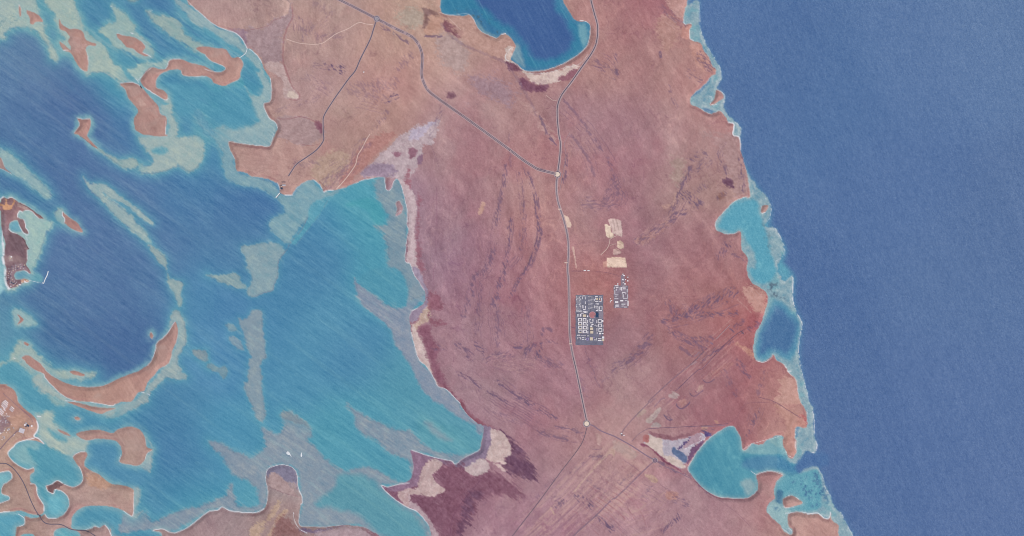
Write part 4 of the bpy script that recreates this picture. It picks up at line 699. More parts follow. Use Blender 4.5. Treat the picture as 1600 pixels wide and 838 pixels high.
# surf and bright salt lines where the photograph shows them
for sp, wd, s, pt in [
 ("A2: 0,108 60,155 140,190 190,205 225,235 248,270 262,300", 1.0, .8, 0), ("A2: 280,308 325,345 355,390", 1.1, .8, 0), ("A2: 408,490 416,550 410,630 372,645 375,680 400,735 440,765 455,800", .9, .7, 0),
 ("A1: 1165,0 1200,40 1277,105", .9, .8, 0), ("B2: 430,0 415,55 400,75 360,72 300,68 200,52 152,45", .9, .6, 0), ("B2: 152,45 155,90 185,150", .8, .5, 0), ("B2: 455,305 468,345", 1, .7, 0), ("B2: 500,379 545,379", 1.2, .8, 0), ("B2: 545,379 600,310 640,288", .7, .4, 0),
 ("B2: 680,285 712,310 730,340", .9, .7, 0), ("B2: 740,362 760,350 800,350", 1.2, .8, 0), ("B2: 940,305 1000,282 1050,272", .9, .6, 0), ("B2: 1120,270 1130,340 1150,352 1165,330 1180,290 1200,278", .8, .7, 0), ("B2: 1190,512 1200,490 1230,475", .8, .7, 0),
 ("B2: 1225,320 1245,390 1262,480 1260,570 1272,590 1262,640 1255,700 1250,790 1277,806 C3: 15,0 30,40 60,85 90,135", .8, .65, 0), ("C3: 50,245 15,262", 1.1, .8, 0),
 ("C3: 10,400 25,460 40,520 60,570 100,605 130,645 160,700 180,735 220,748 255,775 290,815 315,838", .9, .65, 0), ("D3: 310,0 335,50 370,90 410,125", .7, .4, 0), ("D3: 440,295 410,315 350,345 300,380 280,388 260,370 220,362 170,350 110,335 60,318 15,302", 1.0, .75, 0),
 ("D2: 1277,505 1200,518 1140,530 1100,520 1130,560 1175,600 1225,635 1277,665 D3: 40,680 85,725 120,770", 1.1, .8, 0),
 ("D2: 0,700 40,680 80,675 110,657 145,675 190,685 270,692 330,688 370,665", 1.1, .9, 0), ("D2: 385,635 393,580 390,540 380,490 388,430 420,405 480,393 530,402 565,430 578,470 580,520 590,560", .8, .75, 0), ("D2: 590,555 605,590 608,630 600,640", 1.2, .9, 0),
 ("D2: 590,700 585,750 600,775 660,778 740,780 860,768", .8, .5, 0), ("D2: 555,690 560,740 590,790 640,820", .8, .8, 0), ("D1: 955,803 975,795 1020,795 1055,812 1090,818 1140,800 1190,770 1240,730 1277,700", 1.1, .9, 0),
 ("D1: 230,120 238,150 230,185 212,215 245,232 272,262", 1.5, 1, 0), ("D1: 212,225 160,240 110,255 75,290 50,320 70,360 120,400 170,420 210,412", 1.1, .9, 0), ("D1: 190,512 225,520 235,580 270,640 275,680", .9, .8, 0),
 ("D1: 285,525 320,515 355,492 390,508", 1.2, .9, 0), ("D1: 400,515 450,530 490,520 515,490 510,440 490,400", .9, .8, 0), ("D1: 345,545 335,572 300,560 285,530", 1, .9, 0), ("D1: 345,545 390,560 425,600 430,650 400,700", .9, .8, 0),
 ("D1: 280,700 300,725 350,725", 1, .8, 0), ("D1: 455,345 480,320 530,310", .9, .7, 0), ("D1: 0,440 60,435 75,470 50,500 20,520 10,570 55,590 60,608 30,622 0,632", .9, .8, 0), ("D1: 0,690 60,685", 1, .9, 0), ("D1: 115,702 150,725 155,760 120,778", .9, .9, 0),
 ("D1: 655,768 680,800 695,838", 1, .8, 0), ("D1: 530,800 590,775 620,785", .7, .5, 0), ("D1: 770,680 820,715 832,690", 1, .7, 0), ("D1: 832,690 835,560", .7, .5, 0), ("D1: 232,90 255,93", 1.2, 1, 0), ("D1: 740,375 755,330", .9, .6, 0), ("D1: 905,370 915,325 950,298", .7, .4, 0),
 ("C1: 1090,330 1060,380 1020,430 980,460 965,520 940,580 920,605", .9, .85, 0), ("C1: 270,655 290,690 350,755 410,800 470,825", .8, .7, 0), ("C1: 330,730 380,790", 1, .7, .1), ("C1: 410,824 470,828", .8, .9, 0), ("C1: 880,770 920,780 935,790", .9, .8, .1),
 ("C1: 455,728 560,738 650,728 730,690", .6, .45, .1), ("D1: 560,0 640,15 700,24 720,10", .9, .7, 0), ("C1: 85,555 95,560", 1, .9, 0),
 ("N5: -50,160 20,110 50,85", 2, .9, 0), ("N5: 130,110 190,88 250,115", 1, .8, 0), ("N5: 410,300 470,300 530,330 600,400 640,432", .8, .95, 0), ("N5: 370,335 320,312 285,370 290,415", .9, 1, 0), ("N5: 385,450 415,520 425,590 465,640 465,700 440,715 360,640 310,530", .9, 1, 0), ("N5: 140,610 190,655 270,685", 1, .8, 0), ("N5: 420,740 450,790", 1.3, .6, 0),
 ("N5: 40,640 35,800 N6: 55,0 65,120", 1.4, .75, .0), ("N6: 45,10 60,120 50,230 65,340 90,430 85,520 90,600 110,690 150,745", 3.2, .95, -.1), ("N6: 250,455 310,460", .8, .7, .1), ("N6: 380,648 470,632", .9, .9, .1), ("N6: 400,445 490,505", .8, .8, .1), ("N6: 450,120 445,260", .8, .6, 0),
 ("N6: 480,615 560,630 720,660", .8, .6, 0), ("A1: 118,30 120,40", 1.2, .8, 0), ("A1: 495,430 540,447", .8, .5, 0), ("A1: 535,310 550,370 550,440", .6, .6, 0), ("A1: 395,315 440,312", .6, .7, 0),
 ("A1: 890,330 925,345 945,362", .9, .7, .1), ("A1: 730,208 780,225", .6, .5, 0), ("A1: 1030,430 1045,410 1060,375 1130,370", .8, .75, 0), ("A1: 860,500 945,420", .7, .7, 0), ("A1: 900,545 970,590 1030,625 1050,610", .8, .8, 0), ("A1: 1130,440 1150,472 1277,478", .6, .6, 0), ("A1: 750,518 830,515 880,545", .8, .8, 0),
 ("A1: 845,490 885,540", .7, .8, .05), ("A1: 480,735 520,745 560,740", .8, .7, 0), ("A1: 460,830 495,780 485,750", .7, .6, 0), ("A1: 1035,750 1032,838", .7, .5, 0), ("A1: 690,40 720,48", 1, .9, .1), ("A1: 815,205 830,212", 1, 1, 0), ("A1: 925,75 950,65", .7, .5, 0),
 ("A2: 0,340 40,380 120,415 120,440 70,450 0,432", .9, .55, 0), ("B1: 388,485 388,505 405,530 400,550", .9, .9, 0), ("B1: 0,212 70,248", .7, .6, 0),
 ("A4: 520,0 530,60 540,190 580,290 630,370 660,430 665,490 650,520", .9, .6, .12), ("A4: 432,120 437,150 480,150", .9, .8, 0), ("A4: 470,190 470,240 495,255", 1.2, .6, 0), ("A4: 640,560 685,590 680,650", .9, .65, .0), ("A4: 590,600 610,610 600,650 640,655", .9, .8, .05),
 ("A4: 530,675 600,712 650,690 670,700", .8, .6, .05), ("A4: 710,765 745,775 B4: 740,5 775,15 785,60 787,95", 1.4, .9, .0), ("A4: 750,760 790,800 785,838", .8, .6, .05), ("B4: 800,150 822,230", .8, .6, .05), ("B4: 690,620 740,620 780,605", 1.1, .85, 0), ("B4: 845,392 800,395 740,425 690,475 640,530 628,570 640,600", .8, .5, 0),
 ("B4: 940,400 975,440 970,520 950,545", 1.0, .75, .05), ("B4: 915,450 915,490 940,488", 1, .9, .05), ("B4: 1000,585 1040,650 1062,730 1050,762 1010,790", 1, .65, .05), ("C4: 1100,50 1113,60 1110,185", 1.2, .8, .05), ("C4: 1110,185 1130,260 1160,320 1170,360 1150,450 1150,560", .9, .8, .1), ("C4: 1150,540 1170,650 1190,730 1215,838", .9, .65, .1),
 ("C4: 885,575 930,583 970,565 990,535", .9, .75, 0), ("C4: 1060,600 1085,645 1100,640", 1.2, .9, .05), ("C4: 1130,690 1140,740 1150,800", .8, .6, .05), ("D4: 1230,30 1245,110 1245,210", 1, .75, .1), ("D4: 1250,240 1265,270 1255,305 1235,318", 1.3, .85, .05), ("D4: 1170,0 1200,50 1195,150", .8, .6, .05), ("D4: 1130,170 1125,250 1132,300", 1, .75, .15),
 ("D4: 740,150 700,155 650,185 590,230 540,280 495,345 460,410 470,445 510,495 570,550 640,590 720,600 800,602 850,590 890,550", .8, .5, 0), ("D4: 885,455 930,440 980,432 1050,455", .9, .7, 0), ("D4: 850,432 885,455", .7, .7, 0), ("D4: 1060,290 1080,330 1110,350", .9, .7, .1), ("D4: 800,300 860,262 960,235 1045,210", .8, .5, 0),
 ("E5: 95,605 140,583 170,593 215,628", 1.1, .9, .08), ("E5: 97,640 110,662 170,655", .8, .7, 0), ("E5: 110,695 205,688 260,700", 1, .85, .0), ("E5: 245,700 310,695 350,725 380,725 390,690", 1.2, .95, .0), ("E5: 315,415 350,490", .8, .6, .1), ("E5: 350,490 360,540 400,600", .8, .6, .1), ("E5: 455,690 470,720 500,780 530,838", .9, .65, .1), ("E5: 90,790 140,828 150,810 130,790", .9, .6, 0), ("C4: 1085,645 1130,690", .7, .5, 0),
 ("A3: 190,80 260,95 370,90 430,180 480,215 540,240", .9, .55, 0), ("A3: 575,215 600,210", 1.2, .8, 0), ("A3: 635,300 605,330 600,370 640,385", .8, .8, .05), ("A3: 640,385 720,440 800,445 870,432 950,402 1030,357 1090,307 1117,262 1128,180 1110,140 1060,128", .8, .7, 0), ("A3: 720,455 800,460 880,450 960,425 1060,400 1110,340", .7, .5, 0),
 ("S: 960,290 990,240 1040,205 1065,240 1060,290 1000,300", .35, .9, 0), ("S: 700,440 800,420 860,360 960,320 1000,290", .35, .8, .0), ("S: 1100,155 1152,175", .3, .7, .05),
]: stroke(sp, wd, FOAM, s, .4, pt)
# dark reef rims and thin drawn features
for sp, wd, col, s, pt in [
 ("B2: 640,520 600,600 540,670 510,720 B2: 460,790 455,838", .9, (120,118,135), .6, .05), ("C2: 455,50 430,100 425,135 360,155 310,176", .8, (125,130,150), .6, 0), ("B1: 1250,180 1190,235 1110,200 1030,230 930,245 880,240", .8, (112,140,158), .5, 0),
 ("N5: 870,500 820,620 740,720 700,838 N6: 700,0 620,230 560,330", .7, (110,135,160), .5, 0), ("A1: 540,470 580,452 640,452 700,482", .9, (110,140,165), .5, 0),
 ("C1: 1150,330 1160,400 1150,480 1110,560", .7, (120,140,158), .5, 0), ("B2: 780,392 740,460 700,520 640,600 570,690", .7, (125,135,150), .5, .1),
 ("B2: 200,58 280,78 400,84", .6, (140,90,95), .3, 0), ("D4: 470,445 510,500 570,557 640,598 720,608 800,612", .8, (120,75,90), .7, 0),
 ("N5: 330,195 440,245 540,310 620,375 700,432", .6, (80,62,78), .8, 0), ("N5: 360,750 400,800 N6: 420,0 440,50 475,95", .5, (50,40,55), .8, 0),
 ("B1: 500,12 540,40 580,75 608,88", .5, (120,70,70), .6, 0), ("D1: 0,-0 1,1", .3, (120,80,80), .1, 0),
 ("C3: 110,0 155,-0 150,120", .5, (140,95,108), .01, 0), ("B3: 140,80 180,200", .5, (130,95,115), .6, 0), ("B3: 170,330 168,600 158,838 C3: 150,0 152,120", .5, (138,98,118), .55, 0),
 ("D3: 440,490 330,620 270,720 250,838 245,900", .5, (100,62,88), .7, 0), ("D4: 620,590 760,690 850,780", .5, (135,100,115), .6, 0), ("B3: 1020,690 1230,655", .5, (140,98,112), .5, 0), ("C3: 1010,15 1160,18 1277,35 C4: 30,50", .6, (120,85,100), .7, 0),
 ("A2: 450,735 500,745 600,730 690,760 730,800", .7, (138,88,98), .6, 0), ("A2: 250,190 330,180 400,160 430,130 490,108", .7, (138,92,100), .5, 0), ("A2: 545,30 548,110 515,175 495,240 488,320 490,390 520,470 545,540 590,590 580,622 530,622", 1.5, (146,96,102), .6, -.1), ("A2: 600,740 640,838", .5, (185,158,155), .5, 0),
 ("B2: 600,60 650,72 720,60", .6, (145,98,100), .5, 0), ("B2: 712,290 740,320 765,350", .7, (130,92,95), .7, 0), ("D2: 400,530 500,570 580,590", .5, (130,100,110), .7, 0), ("D2: 470,838 490,720 500,690", .5, (130,90,90), .6, 0),
 ("E5: 205,100 130,55 40,0 -60,-30", .7, (110,80,100), .8, 0), ("D4: 700,140 760,100 800,30 850,5 1000,8 1040,30", .5, (130,92,105), .6, 0),
 ("K: 480,490 520,540 560,560 590,550", 1.0, (92,80,110), .9, 0), ("K: 645,350 660,385 700,410 740,400 800,350 820,325", 1.0, (92,80,112), .9, 0), ("K: 820,205 850,240 890,245 990,170", .8, (95,80,110), .9, 0), ("K: 890,175 905,195 930,190", .5, (95,80,110), .8, 0), ("K: 990,25 1020,60 1060,70 1140,25", .8, (98,80,108), .9, 0),
 ("C4: 600,460 612,470", 1.4, (125,112,140), .8, 0), ("C4: 720,375 745,395", 1.1, (100,85,115), .8, 0), ("C4: 765,345 785,355 800,345", .8, (110,85,105), .8, 0), ("C4: 790,390 805,405", .9, (80,75,90), .9, 0), ("C4: 600,650 620,665 700,610 740,570", .6, (125,80,95), .7, 0),
 ("K: 360,380 440,290 490,270", .8, (120,100,125), .8, 0), ("K: 300,330 360,275", .8, (120,100,125), .7, 0), ("C4: 500,545 530,520", 1.2, (140,122,142), .7, 0), ("C4: 480,600 510,580", 1.4, (158,140,148), .8, 0),
 ("D3: 1277,275 1190,360 1025,560 700,838 640,900", .5, (185,150,150), .6, 0), ("D3: 1030,570 960,650 860,750 780,838", .5, (180,145,145), .6, 0), ("D3: 1277,560 1150,640 1277,590", .4, (180,145,145), .01, 0),
 ("D3: 880,660 900,700", 1.6, (195,165,150), .8, 0), ("D3: 800,790 850,740", 1.4, (185,155,150), .6, .1), ("D4: 60,700 90,715 60,690", 1.8, (185,152,150), .7, 0), ("D4: 110,690 160,670 190,645", 2.2, (188,155,152), .7, 0), ("D4: 300,500 450,620 430,560", .6, (180,140,145), .01, 0), ("D4: 240,480 380,590", .5, (130,95,110), .5, 0),
 ("D4: 170,590 220,530", 2.5, (150,125,140), .5, .1), ("D4: 100,520 180,440 220,400", .5, (185,150,150), .4, 0), ("D4: 0,760 100,838", .8, (135,100,120), .5, .05),
]: stroke(sp, wd, col, s, .5, pt)

# class map: land over water
CLS = np.where(land > 0, cls_l, cls)
# heights: low desert relief, sea at zero
landh = np.clip(land, 0, 6)
hgt = np.where(land > 0, .6 + landh*1.0 + 24*(fbm(GX/70, GY/70, 2, 3)+.5)*(landh/6) + 5.5*fbm(wx_/16, wy_/20, 8, 4, .6)*(landh/6) + 3.2*fl*(landh/6) + relief*(landh/6), 0).astype(np.float32)
hgt = np.where(land > 0, np.maximum(hgt, .4), 0)
def hat(x, y):
    u = min(max((x-X0)/ST, 0), NW-2); v_ = min(max((y-Y0)/ST, 0), NH-2); i, j = int(u), int(v_); a, b = u-i, v_-j
    return float((hgt[j,i]*(1-a)+hgt[j,i+1]*a)*(1-b) + (hgt[j+1,i]*(1-a)+hgt[j+1,i+1]*a)*b)
lin = np.clip(colr/255., 0.01, .98); lin = np.where(lin <= .04045, lin/12.92, ((lin+.055)/1.055)**2.4)
lin = (lin / ILLUM).astype(np.float32)

# ------------------------------------------------------------------ materials
def node(t, ty, **k):
    n = t.nodes.new(ty)
    for a, b in k.items(): setattr(n, a, b)
    return n
def base_mat(name, rough=.9, spec=.2):
    m = D.materials.new(name); m.use_nodes = True; t = m.node_tree; b = t.nodes['Principled BSDF']
    b.inputs['Roughness'].default_value = rough; b.inputs['Specular IOR Level'].default_value = spec
    return m, t, b
def surf(name, rough, spec, scales, col_var, bump_d, rot=0, stretch=(1,1,1)):
    """vertex colour x fine noise, with bump from the same noise"""
    m, t, b = base_mat(name, rough, spec); L = t.links.new
    at = node(t, 'ShaderNodeAttribute', attribute_name='Col')
    geo = node(t, 'ShaderNodeNewGeometry'); mp = node(t, 'ShaderNodeMapping'); mp.inputs['Rotation'].default_value = (0,0,math.radians(rot))
    mp2 = node(t, 'ShaderNodeMapping'); mp2.inputs['Scale'].default_value = stretch
    L(geo.outputs['Position'], mp.inputs[0]); L(mp.outputs[0], mp2.inputs[0])
    n1 = node(t, 'ShaderNodeTexNoise'); n1.inputs['Scale'].default_value = scales[0]; n1.inputs['Detail'].default_value = 4; n1.inputs['Roughness'].default_value = .65
    n2 = node(t, 'ShaderNodeTexNoise'); n2.inputs['Scale'].default_value = scales[1]; n2.inputs['Detail'].default_value = 3
    L(mp2.outputs[0], n1.inputs[0]); L(geo.outputs['Position'], n2.inputs[0])
    ad = node(t, 'ShaderNodeMath', operation='ADD'); L(n1.outputs[0], ad.inputs[0]); L(n2.outputs[0], ad.inputs[1])
    mr = node(t, 'ShaderNodeMapRange'); mr.inputs[1].default_value = .6; mr.inputs[2].default_value = 1.4
    mr.inputs[3].default_value = 1-col_var; mr.inputs[4].default_value = 1+col_var; L(ad.outputs[0], mr.inputs[0])
    mx = node(t, 'ShaderNodeVectorMath', operation='SCALE'); L(at.outputs['Color'], mx.inputs[0]); L(mr.outputs[0], mx.inputs['Scale'])
    L(mx.outputs[0], b.inputs['Base Color'])
    bp = node(t, 'ShaderNodeBump'); bp.inputs['Strength'].default_value = 1; bp.inputs['Distance'].default_value = bump_d
    L(ad.outputs[0], bp.inputs['Height']); L(bp.outputs[0], b.inputs['Normal'])
    return m
M_land = surf('desert_sand', .95, .02, (.035, .09), .10, 3.0, rot=-20, stretch=(1,.5,1))
M_water = surf('lagoon_water', .45, .08, (.05, .09), .07, 2.0, rot=35, stretch=(.25,1,1))
M_sea = surf('sea_water', .45, .08, (.045, .07), .13, 4.5, rot=68, stretch=(.45,1,1))
M_reef = surf('reef_sand', .7, .05, (.03, .08), .08, 1.5)
def paint(name, col, rough=.8, var=.12, sc=.08):
    m, t, b = base_mat(name, rough, .2); L = t.links.new
    geo = node(t, 'ShaderNodeNewGeometry'); n1 = node(t, 'ShaderNodeTexNoise'); n1.inputs['Scale'].default_value = sc; n1.inputs['Detail'].default_value = 3
    L(geo.outputs['Position'], n1.inputs[0]); mr = node(t, 'ShaderNodeMapRange'); mr.inputs[1].default_value = .3; mr.inputs[2].default_value = .7
    mr.inputs[3].default_value = 1-var; mr.inputs[4].default_value = 1+var; L(n1.outputs[0], mr.inputs[0])
    c = np.array(col)/255.; c = np.where(c <= .04045, c/12.92, ((c+.055)/1.055)**2.4)/ILLUM
    mx = node(t, 'ShaderNodeVectorMath', operation='SCALE'); mx.inputs[0].default_value = tuple(c); L(mr.outputs[0], mx.inputs['Scale'])
    L(mx.outputs[0], b.inputs['Base Color']); return m

# ------------------------------------------------------------------ terrain and water meshes
def mesh_obj(name, verts, faces, mat, parent=None, kind=None):
    me = D.meshes.new(name); me.from_pydata(verts, [], faces); me.materials.append(mat); me.update()
    o = D.objects.new(name, me); C.collection.objects.link(o); o.parent = parent
    if kind: o['kind'] = kind
    return o
# rows / columns of the canvas used by the mesh: every sample in view, thinning out beyond, then on to the horizon
def picks(n, a, b, s0):
    idx = []; i = 0; V = s0 + np.arange(n)*ST
    lo = [j for j in range(n) if V[j] < a]; mi = [j for j in range(n) if a <= V[j] <= b]; hi = [j for j in range(n) if V[j] > b]
    lo = lo[::4]; hi = hi[3::4]
    if hi[-1] != n-1: hi.append(n-1)
    return lo + mi + hi
pi = np.array(picks(NW, -8, 1608, X0)); pj = np.array(picks(NH, -8, 846, Y0))
far = np.array([40, 120, 300, 700, 1500, 3500, 8000, 18000], float)
xs = np.concatenate([XS[0]-far[::-1], XS[pi], XS[-1]+far]); ys = np.concatenate([YS[0]-far[::-1], YS[pj], YS[-1]+far])
ci = np.concatenate([np.zeros(8, int), pi, np.full(8, NW-1)]); cj = np.concatenate([np.zeros(8, int), pj, np.full(8, NH-1)])
VX, VY = np.meshgrid(wx(xs), wy(ys)); VZ = hgt[cj][:,ci]; VC = lin[cj][:,ci].copy()
# beyond the canvas settle to the mean of each kind of surface so nothing streaks
KV = CLS[cj][:,ci]
Kv = KV[:-1,:-1]
nv, nu = VX.shape
flat_co = np.stack([VX, VY, VZ], -1).reshape(-1,3).astype(np.float32); flat_c = VC.reshape(-1,3)
jj, ii = np.mgrid[0:nv-1, 0:nu-1]; base = (jj*nu+ii)
quads = np.stack([base, base+nu, base+nu+1, base+1], -1).reshape(-1,4); kf = Kv.reshape(-1)
def grid_obj(k, name, mat):
    q = quads[kf == k]
    if len(q) == 0: return None
    u, inv = np.unique(q, return_inverse=True); inv = inv.reshape(-1)
    me = D.meshes.new(name); me.vertices.add(len(u)); me.vertices.foreach_set('co', flat_co[u].ravel())
    me.loops.add(len(inv)); me.loops.foreach_set('vertex_index', inv.astype(np.int32))
    me.polygons.add(len(q)); me.polygons.foreach_set('loop_start', np.arange(0, len(inv), 4, dtype=np.int32))
    me.polygons.foreach_set('use_smooth', np.ones(len(q), bool))
    ca = me.color_attributes.new('Col', 'FLOAT_COLOR', 'POINT')
    rgba = np.ones((len(u),4), np.float32); rgba[:,:3] = flat_c[u]; ca.data.foreach_set('color', rgba.ravel())
    me.materials.append(mat); me.update(calc_edges=True)
    o = D.objects.new(name, me); C.collection.objects.link(o); return o
for k, (nm, lab, cat, kind) in enumerate(NAMES):
    mat = {'sea': M_sea, 'lagoon': M_water, 'bay': M_water, 'sandbank': M_reef, 'reef_flat': M_reef}.get(nm, M_land)
    o = grid_obj(k, nm, mat)
    if o is None: continue
    if kind: o['kind'] = kind
    if lab: o['label'] = lab; o['category'] = cat
    if nm == 'sandbank': o['group'] = 'pale sandbanks and shoals in the lagoon'
    if nm == 'island': o['group'] = 'islands off the desert shore'
    if nm == 'quarry_pit': o['group'] = 'scraped quarry pits east of the main road'
    if nm == 'salt_pan': o['group'] = 'salt pans along the shore'
#MORE
# ------------------------------------------------------------------ roads
M_asph = paint('asphalt', (98, 92, 108), .85); M_verge = paint('graded_verge', (176, 152, 156), .95); M_track = paint('sand_track', (206, 180, 172), .95)
M_old = paint('worn_asphalt', (134, 112, 130), .9); M_median = paint('median_gravel', (160, 140, 150), .95); M_line = paint('pale_kerb', (172, 158, 168), .8)
def dense(pts, step=3.0):
    return curve(pts, False, 0, step)
def offset(q, off):
    t = np.gradient(q, axis=0); t /= np.hypot(t[:,0], t[:,1])[:,None] + 1e-9
    n = np.stack([-t[:,1], t[:,0]], 1); return q + n*np.asarray(off).reshape(-1,1)
def ribbon(pts, a, b, lift, verts, faces):
    L = offset(pts, a); R = offset(pts, b); s = len(verts)
    for (x0, y0), (x1, y1) in zip(L, R):
        verts.append((wx(x0), wy(y0), hat(x0, y0)+lift)); verts.append((wx(x1), wy(y1), hat(x1, y1)+lift))
    for i in range(len(pts)-1): k = s+2*i; faces.append((k, k+1, k+3, k+2))
def road(name, spec, lanes, mat, lift=1.8, verge=None, kind='structure'):
    q = dense(P(spec)); v, f = [], []
    for a, b in lanes: ribbon(q, a, b, lift, v, f)
    o = mesh_obj(name, v, f, mat, kind=kind)
    # bring the faces to look up
    if o.data.polygons and o.data.polygons[0].normal.z < 0: o.data.flip_normals()
    if verge:
        v, f = [], []
        for a, b in verge: ribbon(q, a, b, lift-.8, v, f)
        g = mesh_obj('road_verge', v, f, M_verge, kind=kind)
        if g.data.polygons[0].normal.z < 0: g.data.flip_normals()
    return o
HW1 = "G: 470,-30 515,-8 A2: 840,0 940,50 1040,102 1072,119 1110,138 1190,180 1277,222 A3: 40,255 70,310 80,370 75,460 90,520 120,570 170,610 240,660 340,730 490,838 B3: 600,80 700,155 760,195 800,218 850,232 920,249"
HW3 = "G: 915,-60 920,-20 A3: 1130,0 1150,80 1172,170 1163,270 1130,340 1080,410 1010,510 950,590 925,650 920,720 930,838 B3: 940,60 935,150 922,250 915,330 925,420 960,530 985,640 990,740 985,838 C3: 992,100 995,300 1000,430 1015,530 1040,640 1080,838 D3: 1105,135 1100,180 1080,245 1040,310 940,440 800,630 640,838 G: 770,880 720,960"
def cut(spec, keep):              # part of a route chosen by a test on y
    return P(spec) if keep is None else [p for p in P(spec) if keep(p)]
road('road', HW1, [(-1.35,-.4), (.4,1.35)], M_asph, verge=[(-2.6,2.6)])
r3 = dense(P(HW3)); i_s = int(np.argmin(np.abs(r3[:,1]-662)))
def rib_obj(name, q, lanes, mat, lift):
    v, f = [], []
    for a, b in lanes: ribbon(q, a, b, lift, v, f)
    o = mesh_obj(name, v, f, mat, kind='structure')
    if o.data.polygons[0].normal.z < 0: o.data.flip_normals()
    return o
rib_obj('road', r3[:i_s+1], [(-.7,.7)], M_asph, 1.8); rib_obj('road_verge', r3[:i_s+1], [(-2.4,-.7), (.7,2.0)], M_verge, 1.0)
rib_obj('road_verge', r3[:i_s+1][(r3[:i_s+1,1] > 280) & (r3[:i_s+1,1] < 560)], [(-.12,.22)], M_line, 2.4)
rib_obj('road', r3[i_s:], [(-.42,.42)], M_asph, 1.8)
road('road', "A2: 1072,119 1050,190 1030,250 970,370 940,440 900,490 860,545 800,630 745,720 738,770 740,838 B2: 740,40 700,95 640,140 575,185 545,225 522,262", [(-.7,.7)], M_asph, verge=[(-1.3,-.7),(.7,1.4)])
road('road', "D3: 1105,135 1150,152 1190,180 1277,215 D4: 0,215 100,270 200,335 255,365", [(-.9,.9)], M_old, 1.4)
road('road', "D4: 255,365 200,412 130,480 60,550 0,605 D3: 1277,600 1250,620 1150,720 1020,838 G: 880,860 830,930", [(-.9,-.25),(.25,.9)], M_old, 1.4)
road('road', "D4: 255,365 300,395 400,440 480,480", [(-.5,.5)], M_old, 1.4)
road('track', "D4: 45,205 60,170 130,90 220,0 C4: 210,830 350,700 500,575 560,515", [(-.7,-.2),(.3,.7)], M_old, 1.2)
road('track', "C4: 635,438 720,350", [(-.25,.5)], M_median, 1.2)
M_dark = paint('dark_gravel', (112, 88, 112), .9)
road('track', "C4: 380,762 400,745 520,632 545,625 640,525 700,462 760,410 800,385", [(-.35,.35)], M_dark, 1.2)
road('track', "K: 275,672 450,660 700,648 1000,632 1320,605", [(-.35,.35)], M_dark, 1.2)
road('track', "K: 60,838 150,740 270,672", [(-.3,.3)], M_old, 1.2)
road('track', "D4: 700,145 620,152 540,155", [(-.4,.4)], M_old, 1.3)
road('sand_track', "A2: 510,245 560,262 600,272 680,278 735,270 780,240 820,212 890,182 960,142 1000,150 1050,155", [(-.55,.55)], M_track, 1.2)
road('sand_track', "B2: 1030,0 1010,30 980,90 955,130 940,190 900,250 860,300 820,342", [(-.6,.6)], M_track, 1.2)
road('sand_track', "Q: 75,605 110,570 160,520 190,460 200,410 200,390 240,365 300,335", [(-.45,.45)], M_track, 1.2)
road('sand_track', "Q: 200,475 260,455 290,450", [(-.25,.25)], M_track, 1.2)
road('sand_track', "A3: 850,595 900,630 920,625", [(-.3,.3)], M_track, 1.2)
road('sand_track', "A3: 240,110 320,190", [(-.3,.3)], M_track, 1.2)
road('sand_track', "B3: 930,520 990,660 985,640", [(-.1,.1)], M_track, 1.1)
road('road', "B3: 1000,-10 965,60 975,120 965,200 945,300 935,370", [(-.25,.25)], M_median, 1.2)
road('road', "D1: -200,390 0,383 50,390 100,432 150,510 200,630 245,710 290,758 380,765 450,797 540,805 600,838", [(-.7,.7)], M_asph, 2.0)
road('road', "D1: -60,350 0,298 50,240 110,180", [(-.7,-.15),(.15,.7)], M_old, 2.0)
road('road', "T: 40,120 120,190 230,290 300,350 400,440 430,500", [(-.3,.3)], M_old, 2.0)
road('road', "C3: 1003,363 1035,370", [(-.35,.35)], M_dark, 1.5)
for x, y in ((891.6, 537.2), (884.5, 410.5), (874.5, 327)):
    q = np.array([[x-2.6, y], [x-1, y+.2], [x+.8, y+.1], [x+2.4, y]]); rib_obj('lay_by', q, [(-.9,.9)], M_track, 2.3)
# roundabouts: ring road, kerb line and gravel middle
def disc(name, cx, cy, r0, r1, z, mat, parent, n=40, ox=0, oy=0):
    v, f = [], []
    if r0 <= 0:
        v = [(cx + r1*math.cos(2*math.pi*i/n), cy + r1*math.sin(2*math.pi*i/n), z) for i in range(n)]; f = [tuple(range(n))]
    else:
        for i in range(n):
            a = 2*math.pi*i/n; v += [(cx+r0*math.cos(a), cy+r0*math.sin(a), z), (cx+r1*math.cos(a), cy+r1*math.sin(a), z)]
        for i in range(n): a, b = 2*i, 2*((i+1) % n); f.append((a, a+1, b+1, b))
    return mesh_obj(name, v, f, mat, parent)
M_cream = paint('cream_gravel', (222, 204, 190), .95); M_ring = paint('ring_asphalt', (98, 84, 98), .85); M_greyc = paint('grey_paving', (150, 146, 156), .9)
def roundabout(x, y, r, rw, mid, label, rings=False):
    e = D.objects.new('roundabout', None); C.collection.objects.link(e); e.location = (wx(x), wy(y), hat(x, y)+3.0)
    e['label'] = label; e['category'] = 'roundabout'; e['group'] = 'roundabouts on the desert roads'
    disc('ring_road', 0, 0, r*PX, (r+rw)*PX, 0, M_ring if not rings else M_asph, e)
    disc('outer_verge', 0, 0, (r+rw)*PX, (r+rw+.9)*PX, -.3, M_line, e)
    disc('central_island', 0, 0, 0, r*PX, .5, mid, e)
    if rings: disc('kerb_ring', 0, 0, (r-.9)*PX, (r-.1)*PX, .9, M_line, e)
roundabout(588.8, 29.7, 3.2, .9, M_greyc, 'grey ringed roundabout where the branch road leaves the highway at the top', True)
roundabout(871.0, 272.7, 3.7, 1.1, M_cream, 'cream-centred roundabout where the highway meets the long north-south road')
roundabout(916.7, 662.2, 3.8, 1.0, M_cream, 'cream-centred roundabout at the southern end of the long road')
roundabout(1023.6, 719.6, 2.6, .7, M_old, 'faint worn roundabout just south-west of the triangular salt pan')
